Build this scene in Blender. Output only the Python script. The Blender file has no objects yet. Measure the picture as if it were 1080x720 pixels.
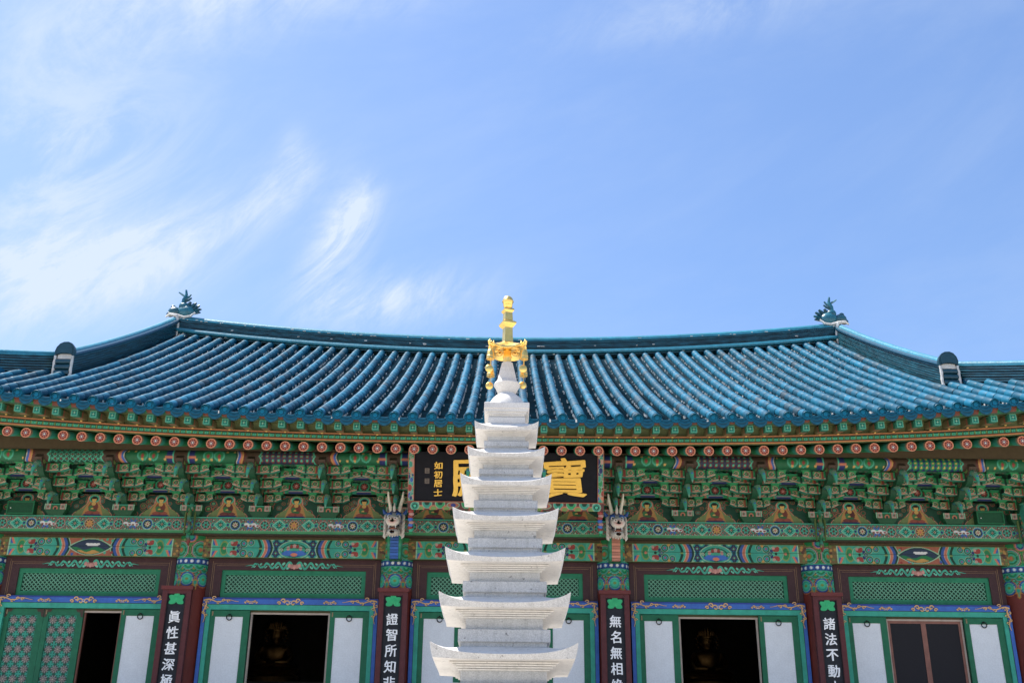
import bpy, math, random
import numpy as np
from mathutils import Vector, Matrix
PI = math.pi
sin, cos = math.sin, math.cos
rnd = random.Random(7)
nr = np.random.RandomState(11)
S = bpy.context.scene
COL = S.collection

# ------------------------------------------------------------------ camera, sky, sun, exposure
cam = bpy.data.objects.new('camera', bpy.data.cameras.new('camera'))
COL.objects.link(cam)
cam.data.sensor_width = 36.0
cam.data.lens = 40.0
cam.data.clip_end = 4000
TH, YAW, ROLL = math.radians(23.5), 0.0043, 0.0095
f_ = Vector((sin(YAW)*cos(TH), cos(YAW)*cos(TH), sin(TH)))
r_ = Vector((cos(YAW), -sin(YAW), 0))
u_ = r_.cross(f_)
r2 = r_*cos(ROLL) + u_*sin(ROLL)
u2 = u_*cos(ROLL) - r_*sin(ROLL)
M = Matrix((r2, u2, -f_)).transposed().to_4x4()
M.translation = (0, 0, 1.6)
cam.matrix_world = M
S.camera = cam

SUN_DIR = Vector((-0.42, 0.16, 1.0)).normalized()       # towards the sun: high, left, a little behind the hall
sun_el = math.asin(SUN_DIR.z)
sun_az = math.atan2(SUN_DIR.x, SUN_DIR.y)
world = bpy.data.worlds.new('World'); S.world = world
world.use_nodes = True
nt = world.node_tree
for n in list(nt.nodes): nt.nodes.remove(n)
def N(t, tree=None, **kw):
    n = (tree or nt).nodes.new(t)
    for k, v in kw.items():
        if k in n.inputs.keys() if isinstance(k, str) else False: n.inputs[k].default_value = v
        else: setattr(n, k, v)
    return n
def math_n(op, a, b=None, c=None, tree=None, clamp=False):
    t = tree or nt
    n = t.nodes.new('ShaderNodeMath'); n.operation = op; n.use_clamp = clamp
    for i, v in enumerate((a, b, c)):
        if v is None: continue
        if isinstance(v, (int, float)): n.inputs[i].default_value = v
        else: t.links.new(v, n.inputs[i])
    return n.outputs[0]
L = nt.links.new
sky = nt.nodes.new('ShaderNodeTexSky'); sky.sky_type = 'NISHITA'; sky.sun_disc = False
sky.sun_elevation = sun_el; sky.sun_rotation = sun_az
sky.air_density = 1.15; sky.dust_density = 1.0; sky.ozone_density = 1.2; sky.altitude = 100
tc = nt.nodes.new('ShaderNodeTexCoord')
sep = nt.nodes.new('ShaderNodeSeparateXYZ'); L(tc.outputs['Generated'], sep.inputs[0])
yy = math_n('MAXIMUM', sep.outputs[1], 0.05)
U = math_n('DIVIDE', sep.outputs[0], yy)       # tan of azimuth
V = math_n('DIVIDE', sep.outputs[2], yy)       # tan of elevation
cmb = nt.nodes.new('ShaderNodeCombineXYZ'); L(U, cmb.inputs[0]); L(V, cmb.inputs[1])
def noise(vec, scale, detail, rough, dist=0.0, rot=0.0, sc=(1, 1, 1), loc=(0, 0, 0)):
    m = nt.nodes.new('ShaderNodeMapping'); m.vector_type = 'TEXTURE'; m.inputs['Rotation'].default_value = (0, 0, rot)
    m.inputs['Scale'].default_value = sc; m.inputs['Location'].default_value = loc
    L(vec, m.inputs[0])
    n = nt.nodes.new('ShaderNodeTexNoise'); n.inputs['Scale'].default_value = scale
    n.inputs['Detail'].default_value = detail; n.inputs['Roughness'].default_value = rough
    n.inputs['Distortion'].default_value = dist
    L(m.outputs[0], n.inputs['Vector'])
    return n.outputs['Fac']
def sstep(v, a, b):
    n = nt.nodes.new('ShaderNodeMapRange'); n.interpolation_type = 'SMOOTHSTEP'
    n.inputs['From Min'].default_value = a; n.inputs['From Max'].default_value = b
    L(v, n.inputs['Value']); return n.outputs['Result']
def blob(u0, v0, ru, rv, rot=0.0):
    du = math_n('SUBTRACT', U, u0); dv = math_n('SUBTRACT', V, v0)
    c, s = cos(rot), sin(rot)
    a = math_n('DIVIDE', math_n('ADD', math_n('MULTIPLY', du, c), math_n('MULTIPLY', dv, s)), ru)
    b = math_n('DIVIDE', math_n('SUBTRACT', math_n('MULTIPLY', dv, c), math_n('MULTIPLY', du, s)), rv)
    d = math_n('ADD', math_n('MULTIPLY', a, a), math_n('MULTIPLY', b, b))
    return math_n('POWER', 2.718, math_n('MULTIPLY', d, -1.0))
def add(*a):
    r = a[0]
    for x in a[1:]: r = math_n('ADD', r, x)
    return r
def mul(*a):
    r = a[0]
    for x in a[1:]: r = math_n('MULTIPLY', r, x)
    return r
P2 = cmb.outputs[0]
wisp = sstep(noise(P2, 5.5, 12, 0.66, 2.2, rot=0.72, sc=(1.8, 1.0, 1)), 0.38, 0.66)
fine = sstep(noise(P2, 17.0, 12, 0.72, 2.0, rot=0.95, sc=(2.2, 1.0, 1), loc=(3, 1, 0)), 0.34, 0.70)
strand = sstep(noise(P2, 36.0, 10, 0.70, 0.8, rot=0.85, sc=(5.0, 1.0, 1), loc=(5, 2, 0)), 0.36, 0.68)
veil = sstep(noise(P2, 2.4, 9, 0.62, 1.2, rot=0.35, sc=(2.8, 1, 1), loc=(1.7, 0.4, 0)), 0.36, 0.72)
wf = add(mul(wisp, 0.5), mul(fine, 0.50), mul(strand, 0.24))
wf2 = math_n('ADD', 0.12, mul(wf, 1.0))
dens = add(mul(blob(-0.44, 0.505, 0.12, 0.055, 0.25), math_n('ADD', 0.25, wf2), 0.85),
           mul(blob(-0.32, 0.535, 0.12, 0.030, 0.55), wf2, 0.62),
           mul(blob(-0.235, 0.605, 0.045, 0.022, 0.95), wf2, 0.62),
           mul(blob(-0.215, 0.640, 0.030, 0.016, 1.9), wf2, 0.50),
           mul(blob(-0.168, 0.540, 0.050, 0.024, 1.15), wf2, 1.25),
           mul(blob(-0.155, 0.590, 0.028, 0.018, 1.2), wf2, 0.60),
           mul(blob(-0.10, 0.480, 0.085, 0.028, 0.1), wf, 0.70),
           mul(blob(-0.16, 0.475, 0.05, 0.03, 0.1), wf2, 0.5),
           mul(blob(-0.48, 0.64, 0.15, 0.14, 0.3), wisp, 0.55),
           mul(blob(-0.34, 0.85, 0.20, 0.07, 0.30), wf2, 0.62),
           mul(blob(-0.12, 0.89, 0.10, 0.05, 0.25), wf, 0.40),
           mul(blob(0.20, 0.83, 0.15, 0.035, 0.25), wf, 0.32),
           mul(veil, 0.18), 0.02,
           mul(blob(-0.52, 0.62, 0.34, 0.34, 0.0), 0.16))
dens = math_n('MINIMUM', dens, 0.92)
tint = nt.nodes.new('ShaderNodeMix'); tint.data_type = 'RGBA'; tint.blend_type = 'MULTIPLY'
tint.inputs[0].default_value = 1.0
L(sky.outputs[0], tint.inputs[6]); tint.inputs[7].default_value = (0.87, 1.01, 1.22, 1)
mix = nt.nodes.new('ShaderNodeMix'); mix.data_type = 'RGBA'
L(dens, mix.inputs[0]); L(tint.outputs[2], mix.inputs[6]); mix.inputs[7].default_value = (4.3, 4.9, 5.7, 1)
bg = nt.nodes.new('ShaderNodeBackground'); bg.inputs[1].default_value = 0.09
L(mix.outputs[2], bg.inputs[0])
wo = nt.nodes.new('ShaderNodeOutputWorld'); L(bg.outputs[0], wo.inputs[0])

sl = bpy.data.lights.new('sun', 'SUN'); sl.energy = 4.6; sl.angle = math.radians(0.53); sl.color = (1.0, 0.95, 0.88)
so = bpy.data.objects.new('sun', sl); COL.objects.link(so)
so.location = (0, 0, 60)
so.rotation_euler = (-SUN_DIR).to_track_quat('-Z', 'Y').to_euler()
S.view_settings.view_transform = 'Standard'; S.view_settings.look = 'None'
S.view_settings.exposure = 1.0; S.view_settings.gamma = 1.0; S.view_settings.use_curve_mapping = False

# ------------------------------------------------------------------ helpers
def lin(h):
    h = h.lstrip('#')
    c = [int(h[i:i+2], 16)/255 for i in (0, 2, 4)]
    return np.array([x/12.92 if x <= 0.04045 else ((x+0.055)/1.055)**2.4 for x in c])
GREEN = lin('157f47'); MIDGREEN = lin('105f38'); DEEP = lin('0c3a29'); TEAL = lin('2b9d84'); JADE = lin('3fb08c')
PALE = lin('9cc7a2'); ORANGE = lin('c8714f'); RED = lin('8c3127'); DARKRED = lin('5a2620'); BLUE = lin('2a63b4'); NAVY = lin('1b2a63')
OCHRE = lin('b8893c'); OLIVE = lin('6f8a45'); CREAM = lin('e2d6b6'); BROWN = lin('54352a'); DARKBROWN = lin('2e1d19'); WHITE = lin('efeee8')
PINK = lin('cf9a8c'); GOLDP = lin('cda24d'); BLACK = lin('121215'); SKYB = lin('5f95cc'); GREY = lin('8a8a84')

# Hall coordinates suit an earlier camera; this shear refits them to the present one.
HALL_SHEAR = Matrix(((1, 0, 0), (0, 1.12136, 0.00333), (0, 0.09680, 1.01946)))
EYE = Vector((0, 0, 1.6))
FRAME = None                     # None: scene metres; 'hall': earlier-camera hall metres; 'finial': earlier-camera pagoda-top metres
def to_scene(p):
    p = Vector(p)
    if FRAME == 'hall': return HALL_SHEAR@(p-EYE)+EYE
    if FRAME == 'finial': return Vector((p.x*1.022, 12.23+(p.y-10.7)*1.022, 6.066+(p.z-4.898)*1.045))  # pagoda-top coordinates scaled and shifted to suit the present camera
    return p
class MB:
    def __init__(s): s.v = []; s.f = []; s.c = []; s.m = []; s.n = 0
    def add(s, V, F, col=(1, 1, 1), mi=0):
        V = np.asarray(V, float).reshape(-1, 3); k = len(V)
        c = np.asarray(col, float)
        if c.ndim == 1: c = np.tile(c, (k, 1))
        s.v.append(V); s.c.append(c)
        for f in F: s.f.append(tuple(int(i)+s.n for i in f)); s.m.append(mi)
        s.n += k
    def box(s, x0, x1, y0, y1, z0, z1, col=(1, 1, 1), mi=0):
        V = [(x, y, z) for x in (x0, x1) for y in (y0, y1) for z in (z0, z1)]
        F = [(0, 1, 3, 2), (4, 6, 7, 5), (0, 4, 5, 1), (2, 3, 7, 6), (0, 2, 6, 4), (1, 5, 7, 3)]
        s.add(V, F, col, mi)
    def hexa(s, lo, hi, col=(1, 1, 1), mi=0):          # two 4-rings (bottom, top)
        F = [(3, 2, 1, 0), (4, 5, 6, 7)] + [(i, (i+1) % 4, 4+(i+1) % 4, 4+i) for i in range(4)]
        s.add(list(lo)+list(hi), F, col, mi)
    def grid(s, P, col=(1, 1, 1), mi=0, closeu=False, flip=False):   # P[a][b] -> 3
        P = np.asarray(P, float); a, b = P.shape[:2]
        F = []
        for i in range(a-1):
            for j in range(b if closeu else b-1):
                j2 = (j+1) % b
                q = (i*b+j, i*b+j2, (i+1)*b+j2, (i+1)*b+j)
                F.append(q[::-1] if flip else q)
        c = np.asarray(col, float)
        if c.ndim == 3: c = c.reshape(-1, 3)
        s.add(P.reshape(-1, 3), F, c, mi)
    def prism(s, poly, y0, y1, col=(1, 1, 1), mi=0, axis='y'):       # poly in (x,z) extruded along y, or in (y,z) along x
        n = len(poly)
        def pt(p, d): return (p[0], d, p[1]) if axis == 'y' else ((d, p[0], p[1]) if axis == 'x' else (p[0], p[1], d))
        V = [pt(p, y0) for p in poly]+[pt(p, y1) for p in poly]
        F = [tuple(range(n)), tuple(range(2*n-1, n-1, -1))]
        F += [(i, n+i, n+(i+1) % n, (i+1) % n) for i in range(n)]
        s.add(V, F, col, mi)
    def tube(s, path, rad, seg=8, col=(1, 1, 1), mi=0, flat=1.0, cap=True):
        path = [Vector(p) for p in path]; n = len(path)
        if isinstance(rad, (int, float)): rad = [rad]*n
        R = []; prev = None
        for i, p in enumerate(path):
            t = (path[min(i+1, n-1)]-path[max(i-1, 0)]).normalized()
            if prev is None:
                a = Vector((0, 0, 1)) if abs(t.z) < 0.9 else Vector((1, 0, 0))
                nrm = t.cross(a).normalized()
            else: nrm = (prev-t*prev.dot(t)).normalized()
            prev = nrm; b = t.cross(nrm)
            R.append([p+nrm*(rad[i]*cos(2*PI*k/seg))+b*(rad[i]*flat*sin(2*PI*k/seg)) for k in range(seg)])
        base = s.n
        c = np.asarray(col, float)
        if c.ndim == 2: c = np.repeat(c, seg, axis=0)
        s.grid(np.array([[tuple(q) for q in r] for r in R]), c, mi, closeu=True)
        if cap:
            s.f.append(tuple(base+k for k in range(seg-1, -1, -1))); s.m.append(mi)
            s.f.append(tuple(base+(n-1)*seg+k for k in range(seg))); s.m.append(mi)
    def lathe(s, prof, seg=24, c=(0, 0), col=(1, 1, 1), mi=0, rot=0.0, square=False):   # prof: (r,z) bottom to top
        R = []
        for r, z in prof:
            R.append([(c[0]+r*cos(2*PI*k/seg+rot), c[1]+r*sin(2*PI*k/seg+rot), z) for k in range(seg)])
        base = s.n
        cc = np.asarray(col, float)
        if cc.ndim == 2: cc = np.repeat(cc, seg, axis=0)
        s.grid(np.array(R), cc, mi, closeu=True)
        n = len(prof)
        s.f.append(tuple(base+k for k in range(seg-1, -1, -1))); s.m.append(mi)
        s.f.append(tuple(base+(n-1)*seg+k for k in range(seg))); s.m.append(mi)
    def ball(s, c, r, col=(1, 1, 1), mi=0, seg=12, rings=8):
        r = (r, r, r) if isinstance(r, (int, float)) else r
        P = [[(c[0]+r[0]*sin(PI*i/rings)*cos(2*PI*j/seg), c[1]+r[1]*sin(PI*i/rings)*sin(2*PI*j/seg), c[2]-r[2]*cos(PI*i/rings))
              for j in range(seg)] for i in range(1, rings)]
        base = s.n
        s.grid(np.array(P), col, mi, closeu=True)
        s.f.append(tuple(base+k for k in range(seg-1, -1, -1))); s.m.append(mi)
        k0 = base+(rings-2)*seg
        s.f.append(tuple(k0+k for k in range(seg))); s.m.append(mi)
    def ribbon(s, pts, w, y, col=(1, 1, 1), mi=0, t=0.012):          # flat raised band along a 2-D (x,z) path, lying on plane y
        pts = np.asarray(pts, float); n = len(pts)
        w = np.full(n, w) if isinstance(w, (int, float)) else np.asarray(w, float)
        d = np.gradient(pts, axis=0); d /= (np.linalg.norm(d, axis=1)[:, None]+1e-9)
        nn = np.stack([-d[:, 1], d[:, 0]], 1)
        a = pts+nn*w[:, None]/2; b = pts-nn*w[:, None]/2
        P = [[(a[i, 0], y, a[i, 1]), (a[i, 0], y-t, a[i, 1]), (b[i, 0], y-t, b[i, 1]), (b[i, 0], y, b[i, 1])] for i in range(n)]
        s.grid(np.array(P), col, mi)
    def mesh(s, name, mats, smooth=None):
        me = bpy.data.meshes.new(name)
        V = np.concatenate(s.v) if s.v else np.zeros((0, 3))
        if FRAME == 'hall': V = V@np.array(HALL_SHEAR).T
        elif FRAME == 'finial': V = V*np.array([1.022, 1.022, 1.045])
        me.from_pydata(V.tolist(), [], s.f)
        C = np.concatenate(s.c)
        at = me.color_attributes.new('Col', 'FLOAT_COLOR', 'POINT')
        at.data.foreach_set('color', np.concatenate([C, np.ones((len(C), 1))], 1).astype(np.float32).ravel())
        for m in (mats if isinstance(mats, (list, tuple)) else [mats]): me.materials.append(m)
        me.polygons.foreach_set('material_index', s.m)
        if smooth is not None:
            me.polygons.foreach_set('use_smooth', [True]*len(me.polygons))
            if smooth < 180: me.set_sharp_from_angle(angle=math.radians(smooth))
        me.update()
        return me
WPOS = {}
def obj(name, me, parent=None, loc=(0, 0, 0), **tags):     # loc is a world position
    o = bpy.data.objects.new(name, me); COL.objects.link(o)
    loc = to_scene(loc); WPOS[o.name] = loc.copy()
    if parent is not None:
        o.parent = parent; o.location = loc-WPOS[parent.name]
    else: o.location = loc
    for k, v in tags.items(): o[k] = v
    return o
def thing(name, label, category, loc=(0, 0, 0), group=None):
    o = obj(name, None, None, loc, label=label, category=category)
    if group: o['group'] = group
    return o
def dup(o, parent, loc):
    c = o.copy(); COL.objects.link(c); c.parent = parent
    loc = to_scene(loc); WPOS[c.name] = loc.copy()
    c.location = loc-WPOS[parent.name] if parent is not None else loc
    return c

class Paint:                      # a painted face: colour of each mesh vertex from layered 2-D shapes
    def __init__(s, X, Y, base):
        s.X, s.Y = X, Y; s.C = np.tile(np.asarray(base, float), X.shape+(1,))
    def m(s, mask, c): s.C[mask] = c; return s
    def rect(s, x0, x1, y0, y1, c): return s.m((s.X >= x0) & (s.X <= x1) & (s.Y >= y0) & (s.Y <= y1), c)
    def ell(s, cx, cy, a, b, c): return s.m(((s.X-cx)/a)**2+((s.Y-cy)/b)**2 <= 1, c)
    def circ(s, cx, cy, r, c): return s.ell(cx, cy, r, r, c)
    def dia(s, cx, cy, a, b, c): return s.m(np.abs(s.X-cx)/a+np.abs(s.Y-cy)/b <= 1, c)
    def roundel(s, cx, cy, rs, cs):
        for r, c in zip(rs, cs): s.circ(cx, cy, r, c)
        return s
    def flower(s, cx, cy, r, n, c, c2, rot=0.0):
        d = np.hypot(s.X-cx, s.Y-cy); a = np.arctan2(s.Y-cy, s.X-cx)+rot
        s.m(d < r*(0.72+0.28*np.cos(n*a)), c)
        s.m(d < r*0.32, c2); return s
    def line(s, pts, w, c):
        for (x0, y0), (x1, y1) in zip(pts[:-1], pts[1:]):
            dx, dy = x1-x0, y1-y0; l2 = dx*dx+dy*dy+1e-12
            t = np.clip(((s.X-x0)*dx+(s.Y-y0)*dy)/l2, 0, 1)
            s.m(np.hypot(s.X-x0-t*dx, s.Y-y0-t*dy) < w/2, c)
        return s
    def spiral(s, cx, cy, r, turns, w, c, a0=0.0, flip=1):
        p = [(cx+flip*r*(1-t)*cos(a0+turns*2*PI*t), cy+r*(1-t)*sin(a0+turns*2*PI*t)) for t in np.linspace(0, 0.92, 26)]
        return s.line(p, w, c)
    def jitter(s, amt=0.12):
        s.C *= (1+nr.uniform(-amt, amt, s.X.shape))[..., None]; return s
def face_grid(w, h, step, x0=None, z0=0.0):
    nx, nz = max(2, int(w/step)+1), max(2, int(h/step)+1)
    xs = np.linspace(-w/2 if x0 is None else x0, (w/2 if x0 is None else x0+w), nx); zs = np.linspace(z0, z0+h, nz)
    X, Z = np.meshgrid(xs, zs)
    return X, Z
def front_panel(mb, X, Z, y, C, mi=0):      # facing -y
    P = np.stack([X, np.full_like(X, y), Z], -1)
    mb.grid(P, C, mi)

# ------------------------------------------------------------------ materials (all procedural)
def mat(name, color=None, rough=0.6, metal=0.0, attr=False, var=0.15, nscale=6.0, bump=0.0, bscale=40.0, spec=0.5, speck=None, coat=0.0, stains=0.0, gain=1.0, streaks=0.0, sat=1.0):
    m = bpy.data.materials.new(name); m.use_nodes = True
    t = m.node_tree; b = t.nodes['Principled BSDF']
    b.inputs['Roughness'].default_value = rough; b.inputs['Metallic'].default_value = metal
    b.inputs['Specular IOR Level'].default_value = spec
    if coat: b.inputs['Coat Weight'].default_value = coat; b.inputs['Coat Roughness'].default_value = 0.15
    tcn = t.nodes.new('ShaderNodeTexCoord')
    if attr:
        a = t.nodes.new('ShaderNodeAttribute'); a.attribute_name = 'Col'; src = a.outputs['Color']
    else:
        a = t.nodes.new('ShaderNodeRGB'); a.outputs[0].default_value = (*color, 1); src = a.outputs[0]
    def nz(scale, detail=5, rough=0.6):
        n = t.nodes.new('ShaderNodeTexNoise'); n.inputs['Scale'].default_value = scale
        n.inputs['Detail'].default_value = detail; n.inputs['Roughness'].default_value = rough
        t.links.new(tcn.outputs['Object'], n.inputs['Vector']); return n.outputs['Fac']
    def mapr(v, a0, a1, b0, b1):
        n = t.nodes.new('ShaderNodeMapRange'); n.inputs[1].default_value = a0; n.inputs[2].default_value = a1
        n.inputs[3].default_value = b0; n.inputs[4].default_value = b1; t.links.new(v, n.inputs[0]); return n.outputs[0]
    def mulc(c, v):
        n = t.nodes.new('ShaderNodeVectorMath'); n.operation = 'SCALE'; t.links.new(c, n.inputs[0]); t.links.new(v, n.inputs['Scale']); return n.outputs[0]
    if sat != 1.0:
        hs = t.nodes.new('ShaderNodeHueSaturation'); hs.inputs['Saturation'].default_value = sat; t.links.new(src, hs.inputs['Color']); src = hs.outputs[0]
    if gain != 1.0:
        g_ = t.nodes.new('ShaderNodeValue'); g_.outputs[0].default_value = gain; src = mulc(src, g_.outputs[0])
    if var: src = mulc(src, mapr(nz(nscale), 0.25, 0.75, 1-var, 1+var))
    if speck:                                           # granite grains
        s1 = mapr(nz(speck[0], 2, 0.5), 0.35, 0.65, 1-speck[1], 1+speck[1]*0.7); src = mulc(src, s1)
    if stains: src = mulc(src, mapr(nz(2.2, 8, 0.72), 0.52, 0.72, 1.0, 1-stains))
    if streaks:
        mp = t.nodes.new('ShaderNodeMapping'); mp.inputs['Scale'].default_value = (9, 9, 1.1); t.links.new(tcn.outputs['Object'], mp.inputs[0])
        n = t.nodes.new('ShaderNodeTexNoise'); n.inputs['Scale'].default_value = 2.2; n.inputs['Detail'].default_value = 6; t.links.new(mp.outputs[0], n.inputs['Vector'])
        src = mulc(src, mapr(n.outputs['Fac'], 0.50, 0.72, 1.0, 1-streaks))
        src = mulc(src, mapr(nz(26, 3, 0.6), 0.66, 0.72, 1.0, 0.45))
    t.links.new(src, b.inputs['Base Color'])
    if bump:
        bn = t.nodes.new('ShaderNodeBump'); bn.inputs['Strength'].default_value = bump; bn.inputs['Distance'].default_value = 0.01
        t.links.new(nz(bscale, 4), bn.inputs['Height']); t.links.new(bn.outputs[0], b.inputs['Normal'])
    t.links.new(mapr(nz(nscale*2.3), 0.3, 0.7, max(0.03, rough-0.07), min(1, rough+0.1)), b.inputs['Roughness'])
    return m
PAINTM = mat('painted_timber', attr=True, rough=0.62, var=0.16, nscale=9, bump=0.15, bscale=60, spec=0.3, gain=0.80, stains=0.20, sat=0.93)
TILE = mat('glazed_blue_tile', attr=True, rough=0.50, var=0.24, nscale=4, bump=0.35, bscale=30, spec=0.20, stains=0.12)
RIDGE = mat('dark_teal_tile', attr=True, rough=0.38, var=0.25, nscale=8, bump=0.4, bscale=25, spec=0.5)
MORTAR = mat('lime_mortar', (0.62, 0.60, 0.56), rough=0.9, var=0.2, nscale=12, bump=0.6, bscale=30, stains=0.3)
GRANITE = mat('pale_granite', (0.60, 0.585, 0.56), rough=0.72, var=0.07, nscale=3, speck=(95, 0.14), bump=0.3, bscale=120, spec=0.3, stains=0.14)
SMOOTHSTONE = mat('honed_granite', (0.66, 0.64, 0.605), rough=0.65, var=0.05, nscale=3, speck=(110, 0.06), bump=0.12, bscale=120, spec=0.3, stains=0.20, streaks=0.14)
RIMSTONE = mat('rim_granite', (0.54, 0.535, 0.52), rough=0.75, var=0.06, nscale=4, speck=(95, 0.18), bump=0.3, bscale=120, spec=0.25, stains=0.12, streaks=0.16)  # roof rims: greyer and more speckled than the top and underside
GRANITE2 = mat('grey_granite', (0.47, 0.475, 0.475), rough=0.8, var=0.08, nscale=3, speck=(95, 0.17), bump=0.35, bscale=140, spec=0.25, stains=0.12, streaks=0.14)  # body stones: darker and greyer than the roof stones
GOLD = mat('gilded_bronze', (0.95, 0.64, 0.20), rough=0.34, metal=1.0, var=0.10, nscale=14, bump=0.12, bscale=40)
PAPER = mat('mulberry_paper', (0.60, 0.63, 0.66), rough=0.85, var=0.05, nscale=5, speck=(38, 0.06), spec=0.2)
DARKWOOD = mat('dark_lacquered_wood', (0.010, 0.006, 0.006), rough=0.55, var=0.25, nscale=8)
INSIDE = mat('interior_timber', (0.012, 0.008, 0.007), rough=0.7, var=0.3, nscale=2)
SAND = mat('courtyard_sand', (0.56, 0.50, 0.42), rough=0.95, var=0.12, nscale=0.6, bump=0.3, bscale=30, stains=0.1)
IRON = mat('black_iron', (0.02, 0.02, 0.02), rough=0.5, metal=0.6, var=0.2)
SCREEN = mat('dark_mesh_screen', (0.016, 0.015, 0.018), rough=0.6, spec=0.15, var=0.1, nscale=30)
STATUEGOLD = mat('dim_gilding', (0.16, 0.095, 0.035), rough=0.45, metal=1.0, var=0.35, nscale=9, bump=0.3, bscale=30)  # gold with the gloom of the interior put into its colour
MAROON = mat('maroon_column_paint', attr=True, rough=0.6, var=0.16, nscale=4, bump=0.12, bscale=30, spec=0.3, gain=0.72)
LETTER = mat('white_lettering', (0.78, 0.79, 0.80), rough=0.6, var=0.05)
GILTLET = mat('gold_lettering', (0.72, 0.42, 0.05), rough=0.5, var=0.12, nscale=25)
LACQ = mat('black_lacquer_board', (0.008, 0.008, 0.011), rough=0.65, spec=0.12, var=0.2, nscale=6)

# ------------------------------------------------------------------ ground
mb = MB(); mb.grid(np.array([[(x, y, 0) for x in (-1500, 1500)] for y in (-1500, 1500)]))
obj('ground', mb.mesh('ground', SAND), kind='structure')
mb = MB(); mb.box(-14.5, 14.5, 21.2, 41.5, -0.05, 3.14); mb.box(-14.65, 14.65, 21.05, 41.65, 2.98, 3.134)
for k in range(17): mb.box(-2.6, 2.6, 21.05-0.33*(17-k), 21.05-0.33*(16-k), -0.05, 0.175*(k+1)-0.001)
obj('stone_terrace', mb.mesh('stone_terrace', GRANITE), kind='structure')

# ------------------------------------------------------------------ the hall
FRAME = 'hall'
hall = thing('temple_hall', 'wide painted wooden temple hall with a blue tiled roof behind the stone pagoda', 'temple', (0, 26.9, 1.2))
COLX = [-10.7, -6.5, -2.25, 2.25, 6.5, 10.7]
WALLY = 20.95
def part(name, mbm, mats, loc=(0, 0, 0), smooth=None, parent=None, **tags):
    return obj(name, mbm.mesh(name, mats, smooth), parent or hall, loc, **tags)

# ---- roof surface
EX, RX = 13.3, 9.55
Y0, YR = 18.2, 26.9
def rise(x): return 0.40*(np.abs(x)/9.8)**2.5
def yeave(x): return Y0-0.16*(np.abs(x)/9.8)**3
def zeave(x): return 6.99+rise(x)
def zridge(x): return 11.45+0.55*(np.abs(x)/9.5)**2
def zroof(x, y):
    ye = yeave(x); t = (y-ye)/(YR-ye)
    return zeave(x)+(zridge(x)-zeave(x))*(0.86*t+0.14*t*t)
YH = 20.9                                     # where the hip ridge leaves the gable foot
def ytop(x):
    a = np.abs(x)
    return np.where(a < RX, YR-0.12, YH-(a-RX)/(EX-RX)*(YH-17.85))
SP = 0.357
ROWS = [i*SP for i in range(-36, 37)]
TB = lin('07556e'); TB2 = lin('08485e'); PB = lin('0d404d'); PB2 = lin('0a333e'); RT = lin('1a4d5b'); RT2 = lin('1f6374')

roof = MB()                                   # pan tiles: sagging strips with stepped lips
for i in range(-37, 37):
    xa, xb = i*SP+0.02, (i+1)*SP-0.02; xm = (xa+xb)/2
    y0, y1 = float(yeave(xm)), float(ytop(xm))
    if y1-y0 < 0.3: continue
    n = int((y1-y0)/0.15)
    ys = np.linspace(y0, y1, n+1)
    rows = []; cols = []
    for k in range(n):
        base = (PB*(0.75+0.5*rnd.random())) if rnd.random() < 0.8 else PB2*1.1
        for (yk, lift) in ((ys[k], 0.034), (ys[k+1]+0.004, 0.004)):
            row = []
            for q in np.linspace(-1, 1, 7):
                x = xm+q*(xb-xa)/2
                row.append((x, yk, float(zroof(x, yk))+lift-0.055*(1-q*q)))
            rows.append(row)
            cols += [base]*7
    roof.grid(np.array(rows), np.array(cols), 0)
conv = MB(); mort = MB()
for x in ROWS:
    y0, y1 = float(yeave(x))-0.03, float(ytop(x))
    if y1-y0 < 0.25: continue
    n = max(1, int(round((y1-y0)/0.29)))
    ys = np.linspace(y0, y1, n+1)
    rings = []; cols = []
    jx = rnd.uniform(-0.010, 0.010); rowc = rnd.uniform(0.82, 1.18)
    for k in range(n):
        col = TB*(0.78+0.42*rnd.random()) if rnd.random() < 0.7 else TB2*(0.85+0.3*rnd.random())
        jj = jx+rnd.uniform(-0.006, 0.006); jz = rnd.uniform(-0.006, 0.006); col = col*rowc
        if rnd.random() < 0.06: col = col*0.55+np.array([0.02, 0.02, 0.018])
        for (yk, r, cc) in ((ys[k], 0.088, col*0.75), (ys[k]+0.010, 0.092, col), (ys[k+1]-0.010, 0.0895, col), (ys[k+1]-0.003, 0.085, col*0.6)):
            e = 0.02; sl_ = float(zroof(x, yk+e)-zroof(x, yk-e))/(2*e)
            nl = math.hypot(1, sl_); ny, nz_ = -sl_/nl, 1/nl
            zc = float(zroof(x, yk))+0.045+jz
            rings.append([(x+jj+r*sin(a), yk+ny*r*cos(a), zc+nz_*r*cos(a)) for a in np.linspace(-2.0, 2.0, 11)])
            cols += [cc]*11
    conv.grid(np.array(rings), np.array(cols), 0)
    m_ = int((y1-y0)/0.15)
    for k in range(m_):
        for sd in (-1, 1):
            if rnd.random() < 0.6: continue
            yk = y0+0.15*k+rnd.uniform(0, 0.08); xx = x+sd*(0.098+rnd.uniform(0, 0.012))
            z = float(zroof(xx, yk)); a, b = rnd.uniform(0.008, 0.018), rnd.uniform(0.015, 0.05)
            mort.box(xx-a, xx+a, yk, yk+b, z-0.03, z+0.016+rnd.uniform(0, 0.015))
roof_o = part('roof', roof, [TILE], smooth=35)
conv_o = part('ridge_tile_rows', conv, [TILE], smooth=50, parent=roof_o)
part('mortar', mort, [MORTAR], parent=roof_o)
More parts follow.
